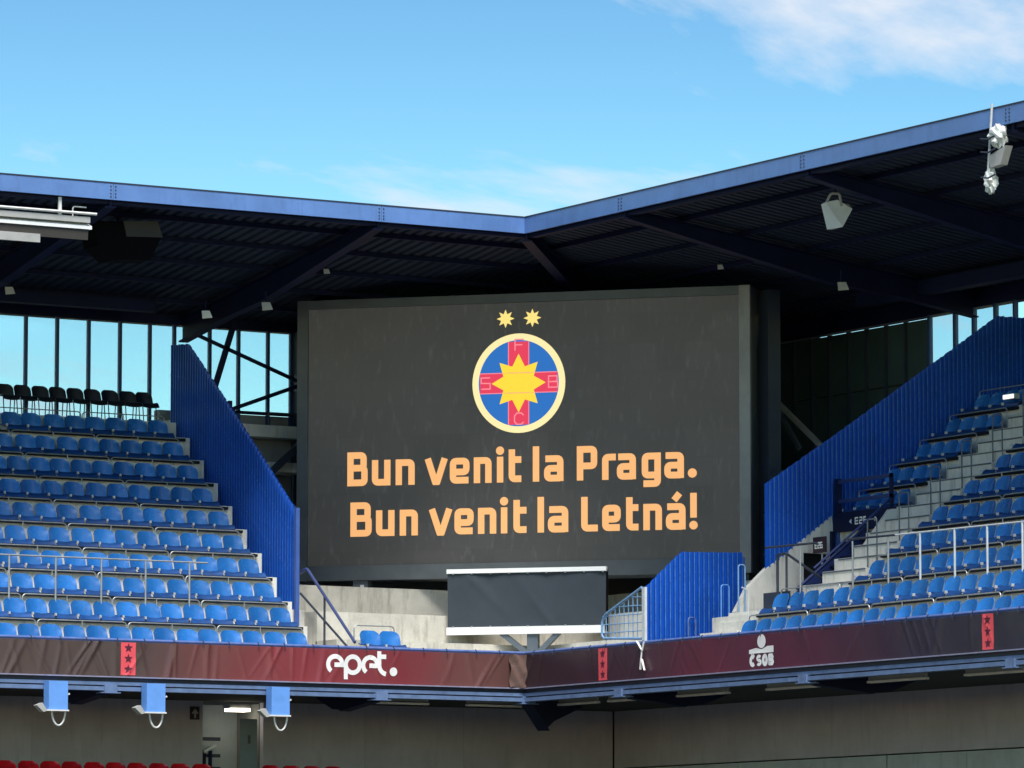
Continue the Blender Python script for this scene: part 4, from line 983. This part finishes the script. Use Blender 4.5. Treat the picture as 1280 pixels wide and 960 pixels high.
text('BunvenitlaLetná!', [1.15, 1.61, 1.7, 2.1, 2.21, 2.6, 2.84, 3.33, 3.38, 3.79, 3.88, 4.27, 4.37, 4.5, 4.61, 4.91, 5.14, 5.28, 5.36, 5.79, 6.06, 6.41, 6.5, 6.89, 6.98, 7.26, 7.36, 7.75, 7.83, 8.24, 8.33, 8.48], 10.06, .705)
# crest
EC = (4.745, 13.125)
spart('crest_ring', disc(MB(), EC, .985, 1.02, DS, 64, .004), 'cream', disp)
spart('crest_field', disc(MB(), EC, .85, .885, DS, 64, .008), 'ledblue', disp)
spart('crest_cross', flatpoly(MB(), [(EC[0]-.22, 13.125-.85), (EC[0]+.22, 13.125-.85), (EC[0]+.22, 13.125+.85), (EC[0]-.22, 13.125+.85)], DS, .011), 'ledred', disp)
spart('crest_cross', flatpoly(MB(), [(EC[0]-.82, 12.92), (EC[0]+.82, 12.92), (EC[0]+.82, 13.34), (EC[0]-.82, 13.34)], DS, .0125), 'ledred', disp)
for sg_ in (-1, 1):
    spart('crest_line', strokes(MB(), [[(EC[0]+.215*sg_, 12.28), (EC[0]+.215*sg_, 13.97)]], .018, DS), 'ledpink', disp).location.y -= .009
    spart('crest_line', strokes(MB(), [[(EC[0]-.82, 13.13+.205*sg_), (EC[0]+.82, 13.13+.205*sg_)]], .018, DS), 'ledpink', disp).location.y -= .011
s8 = []
for i in range(16):
    a = R(90+22.5*i); r = .36 if i % 2 else .59
    s8.append((EC[0]+r*math.cos(a)*.97, EC[1]+r*math.sin(a)*1.02))
spart('crest_star', flatpoly(MB(), s8, DS, .017), 'yellow', disp)
lt_ = {'F': [[(0, 0), (0, 1), (.8, 1)], [(0, .52), (.65, .52)]], 'S': [[(.8, 1), (0, 1), (0, .52), (.8, .5), (.8, 0), (0, 0)]], 'B': [[(0, 0), (0, 1), (.75, 1), (.75, .52), (0, .5), (.8, .48), (.8, 0), (0, 0)]], 'C': [[(.8, .8), (.6, 1), (.2, 1), (0, .75), (0, .25), (.2, 0), (.6, 0), (.8, .2)]]}
for ch, x, z in (('F', 4.67, 13.79), ('S', 3.95, 13.02), ('B', 5.38, 13.02), ('C', 4.66, 12.28)):
    spart('letter_'+ch.lower(), strokes(MB(), [[(x+.24*p[0], z+.23*p[1]) for p in ln] for ln in lt_[ch]], .026, DS), 'ledpink', disp).location.y -= .013
for x in (4.465, 5.035): spart('crest_small_star', flatpoly(MB(), star((x, 14.455), .19, .10, 8), DS, .006), 'paleyellow', disp)

# ------------------------------------------------------------------ cloth covered board below the screen
PA = Vector((.35, .35, 0))
def PP(u, z, o=0): p = PA+SU*u-SN*o; return (p.x, p.y, z)
cvr = Thing('covered_board', 'charcoal cloth covered board with white top and bottom bars below the big screen', 'board', PP(0, 7.4))
def pbox(u0, u1, z0, z1, o0, o1):
    b = MB(); return b.add([PP(u0, z0, o0), PP(u1, z0, o0), PP(u1, z0, o1), PP(u0, z0, o1), PP(u0, z1, o0), PP(u1, z1, o0), PP(u1, z1, o1), PP(u0, z1, o1)], [(3,2,1,0),(4,5,6,7),(0,1,5,4),(1,2,6,5),(2,3,7,6),(3,0,4,7)])
b = MB(); nu, nv = 60, 24
for i in range(nu+1):
    for j in range(nv+1):
        u = -1.725+3.255*i/nu; v = j/nv; z = 7.99+1.10*v
        o = .03+.012*math.sin(u*5+v*3)*v+.024*math.exp(-((u+1.35-(1-v)*1.1)/.12)**2)*v+.022*math.exp(-((u-.45+(v)*.8)/.08)**2)*(1-v)+.014*math.exp(-((u-1.3+(1-v)*.9)/.1)**2)*v+.005*math.sin(u*11-v*5)
        b.v.append(PP(u, z, o))
for i in range(nu):
    for j in range(nv): q = i*(nv+1)+j; b.f.append((q, q+1, q+nv+2, q+nv+1))
b.smooth = True; cvr.part('cloth', b, 'cloth')
cvr.part('board', pbox(-1.72, 1.53, 7.9, 9.12, -.14, .012), 'blackcase')
for k in range(9):
    u = -1.6+.385*k
    for z in (9.066, 8.012): cvr.part('eyelet_clip', pbox(u-.014, u+.014, z-.014, z+.014, .06, .078), 'galv')
cvr.part('top_bar', pbox(-1.735, 1.545, 9.075, 9.16, -.03, .075), 'whitebar')
cvr.part('bottom_bar', pbox(-1.735, 1.50, 7.855, 8.005, -.03, .075), 'whitebar')
b = MB(); b.bar(PP(.02, 7.40, -.05), PP(.02, 7.86, -.05), .22, .15, tuple(SN)); cvr.part('post', b, 'post')
b = MB(); b.bar(PP(-.02, 7.42, -.02), PP(-.62, 7.88, -.02), .10, .12, tuple(SN)); cvr.part('brace', b, 'post')
b = MB(); b.bar(PP(.08, 7.42, -.02), PP(.55, 7.88, -.02), .10, .12, tuple(SN)); cvr.part('brace', b, 'post')

# ------------------------------------------------------------------ things hung under the roof
ht = Thing('strip_heater', 'long white strip heater with pipe hung under the left roof edge', 'heater', (-10.6, .2, 15.0))
b = MB(); b.prism([(.05, 15.18), (.05, 15.24), (.18, 15.30), (.34, 15.24), (.34, 15.18)], -14, -9.52, 0); ht.part('reflector', b, 'whitebar')
b = MB(); b.prism([(.02, 15.30), (.02, 15.41), (.40, 15.41), (.40, 15.30)], -14, -9.57, 0); ht.part('housing', b, 'lampgrey')
b = MB(); b.prism([(.10, 14.98), (.08, 15.175), (.36, 15.175), (.40, 15.04)], -14, -9.58, 0); ht.part('glass_shade', b, 'brownpanel')
b = MB(); b.prism([(.04, 14.86), (.04, 15.02), (.095, 15.02), (.095, 14.86)], -14, -10.6, 0); ht.part('lower_panel', b, 'lampgrey')
b = MB(); b.tube([(-14, .0, 15.47), (-9.45, .0, 15.47)], .028, 6); ht.part('gas_pipe', b, 'cable')
b = MB(); b.tube(rounded([(-9.90, .1, 15.41), (-9.90, .1, 15.60), (-9.62, .1, 15.60)], .05), .014, 6); ht.part('bent_pipe', b, 'cable')
for x in (-10.2, -12.6):
    b = MB(); b.box(x-.03, x+.03, .02, .06, 15.41, 15.75); ht.part('hanger', b, 'cable')
sp = Thing('loudspeaker', 'bulky black loudspeaker hung under the left roof beside the heater', 'loudspeaker', (-8.2, 1.3, 14.8))
b = MB(); b.prism([(-8.95, 15.52), (-7.62, 15.60), (-7.50, 15.30), (-7.72, 14.85), (-8.52, 14.80), (-8.85, 15.05)], 1.15, 1.75, 1); sp.part('cabinet', b, 'blackcase')
b = MB(); b.prism([(-8.33, 15.56), (-7.60, 15.60), (-7.49, 15.30), (-8.26, 15.26)], 1.10, 1.145, 1); sp.part('grille', b, 'brownpanel')
b = MB(); b.box(-8.3, -8.22, 1.4, 1.48, 15.5, 15.84); sp.part('hanger', b, 'navy')
b = MB(); b.box(-8.76, -8.70, 1.3, 1.36, 15.5, 15.9); sp.part('hanger', b, 'navy')
ws = Thing('loudspeaker', 'white angular loudspeaker hung under the right roof', 'loudspeaker', (1.0, -9.4, 15.2))
b = MB(); c0 = Vector((1.0, -9.4, 15.14))
rr_ = Vector((math.cos(AZ), -math.sin(AZ), 0)); ff_ = Vector((math.sin(AZ), math.cos(AZ), 0))
def WP(u, z, d): p = c0+rr_*u+ff_*d; return (p.x, p.y, p.z+z)
F4 = [(-.27, .16), (-.05, .20), (.30, .05), (.10, -.25)]
ws.part('cabinet', MB().add([WP(-.28, .14, .06), WP(-.18, .22, .25), WP(-.06, -.30+.0, .28), WP(-.17, -.32, .10), WP(-.20, .16, -.02), WP(.02, .22, .02), WP(.30, .06, .10), WP(.11, -.29, -.04), WP(.25, .2, .4), WP(.1, -.2, .4)],
    [(0, 4, 7, 3), (4, 5, 6, 7), (0, 1, 5, 4), (1, 0, 3, 2), (2, 3, 7, 9), (6, 8, 9, 7), (1, 8, 6, 5), (1, 2, 9, 8)]), 'whitecase')
b = MB(); b.tube(rounded([WP(-.20, .14, .02), WP(-.10, .34, .05), WP(.06, .34, .05), WP(.09, .10, .0)], .05), .025, 6); ws.part('yoke', b, 'lampgrey')
b = MB(); b.tube([WP(-.02, .34, .05), WP(-.02, .62, .05)], .02, 6); ws.part('hanger', b, 'navy')
hg = Thing('hanging_gear', 'white wrapped gear hanging on a pole from the right roof edge', 'gear', (-.1, -15.7, 16.1))
b = MB(); b.tube([(-.10, -15.72, 16.16), (-.09, -15.62, 15.4), (-.09, -15.56, 14.9)], .022, 6); hg.part('pole', b, 'railw')
rg = random.Random(3)
def lump(c, r, sx_, sy_, sz_):
    me = MB(); vs = []; n, k = 20, 12; ph0 = rg.uniform(0, 6)
    for j in range(k+1):
        for i in range(n):
            th = math.pi*j/k; ph = 2*math.pi*i/n
            q = r*(1+.16*math.sin(3*ph+4*th+ph0)+.12*math.sin(5*ph-7*th)+rg.uniform(-.10, .10)*(0 < j < k))
            vs.append((c[0]+sx_*q*math.sin(th)*math.cos(ph), c[1]+sy_*q*math.sin(th)*math.sin(ph), c[2]+sz_*q*math.cos(th)))
    me.add(vs, [(j*n+i, j*n+(i+1) % n, (j+1)*n+(i+1) % n, (j+1)*n+i) for j in range(k) for i in range(n)]); return me
hg.part('wrapped_bundle', lump((-.08, -15.86, 15.58), .17, .8, 1.1, 1.05), 'whitecase'); hg.part('wrapped_bundle', lump((-.07, -15.62, 14.83), .13, .8, 1.0, 1.5), 'whitecase')
b = MB(); b.prism([(-15.66, 15.26), (-16.14, 15.38), (-15.98, 15.07), (-15.68, 15.05)], -.13, .02, 0); hg.part('bracket_plate', b, 'lampgrey')
for z in (15.55, 15.32, 14.88):
    b = MB(); b.tube([(-.26, -15.60, z), (-.24, -15.78, z-.03), (-.20, -15.92, z+.02)], .016, 6); hg.part('strap', b, 'raildark')
def spot(loc, lab, s=1.0, m='lampgrey'):
    x, y, z = loc; t = Thing('roof_spotlight', lab, 'spotlight', loc, 'small spotlights under the roof')
    u = Vector((math.cos(AZ), -math.sin(AZ), 0)); f = Vector((math.sin(AZ), math.cos(AZ), 0))
    def Q(a, c, d): p = Vector(loc)+u*a*s+f*d*s; return (p.x, p.y, p.z+c*s)
    t.part('head', MB().add([Q(-.10, .09, 0), Q(.07, .09, 0), Q(.13, -.06, 0), Q(-.08, -.08, -.02), Q(-.08, .10, .16), Q(.06, .10, .16), Q(.09, -.02, .16), Q(-.07, -.03, .16)],
        [(3,2,1,0),(4,5,6,7),(0,1,5,4),(1,2,6,5),(2,3,7,6),(3,0,4,7)]), m)
    b = MB(); b.tube([Q(-.02, .08, .08), Q(-.02, .32, .08)], .014*s, 5); t.part('hanger', b, 'navy')
spot((-2.3, 4.0, 15.30), 'tiny pale spotlight on the left roof above the screen corner', .6, 'whitecase')
spot((-3.67, 4.0, 14.50), 'grey wedge spotlight under the left roof left of the screen', 1)
spot((-9.36, 4.0, 14.45), 'grey spotlight under the left roof at the picture edge', .9)
spot((-5.03, 4.0, 14.25), 'round pale spotlight beneath the left rafter end', .95, 'whitecase')
spot((4.0, -.93, 15.26), 'tiny pale spotlight under the right roof above the screen', .6, 'whitecase')
spot((4.0, -5.23, 14.40), 'grey spotlight under the right roof behind the white loudspeaker', 1)
b = MB(); b.box(6.2, 6.34, -6.55, -6.90, 11.95, 12.04)
t = Thing('wall_lamp', 'small lit white lamp against the right corrugated fence', 'lamp', (6.3, -6.7, 12)); 
b = MB(); b.box(6.55, 6.68, -6.95, -7.30, 12.18, 12.28); t.part('casing', b, 'lampgrey'); b = MB(); b.box(6.53, 6.548, -6.96, -7.29, 12.19, 12.27); t.part('diffuser', b, 'lampwhite')
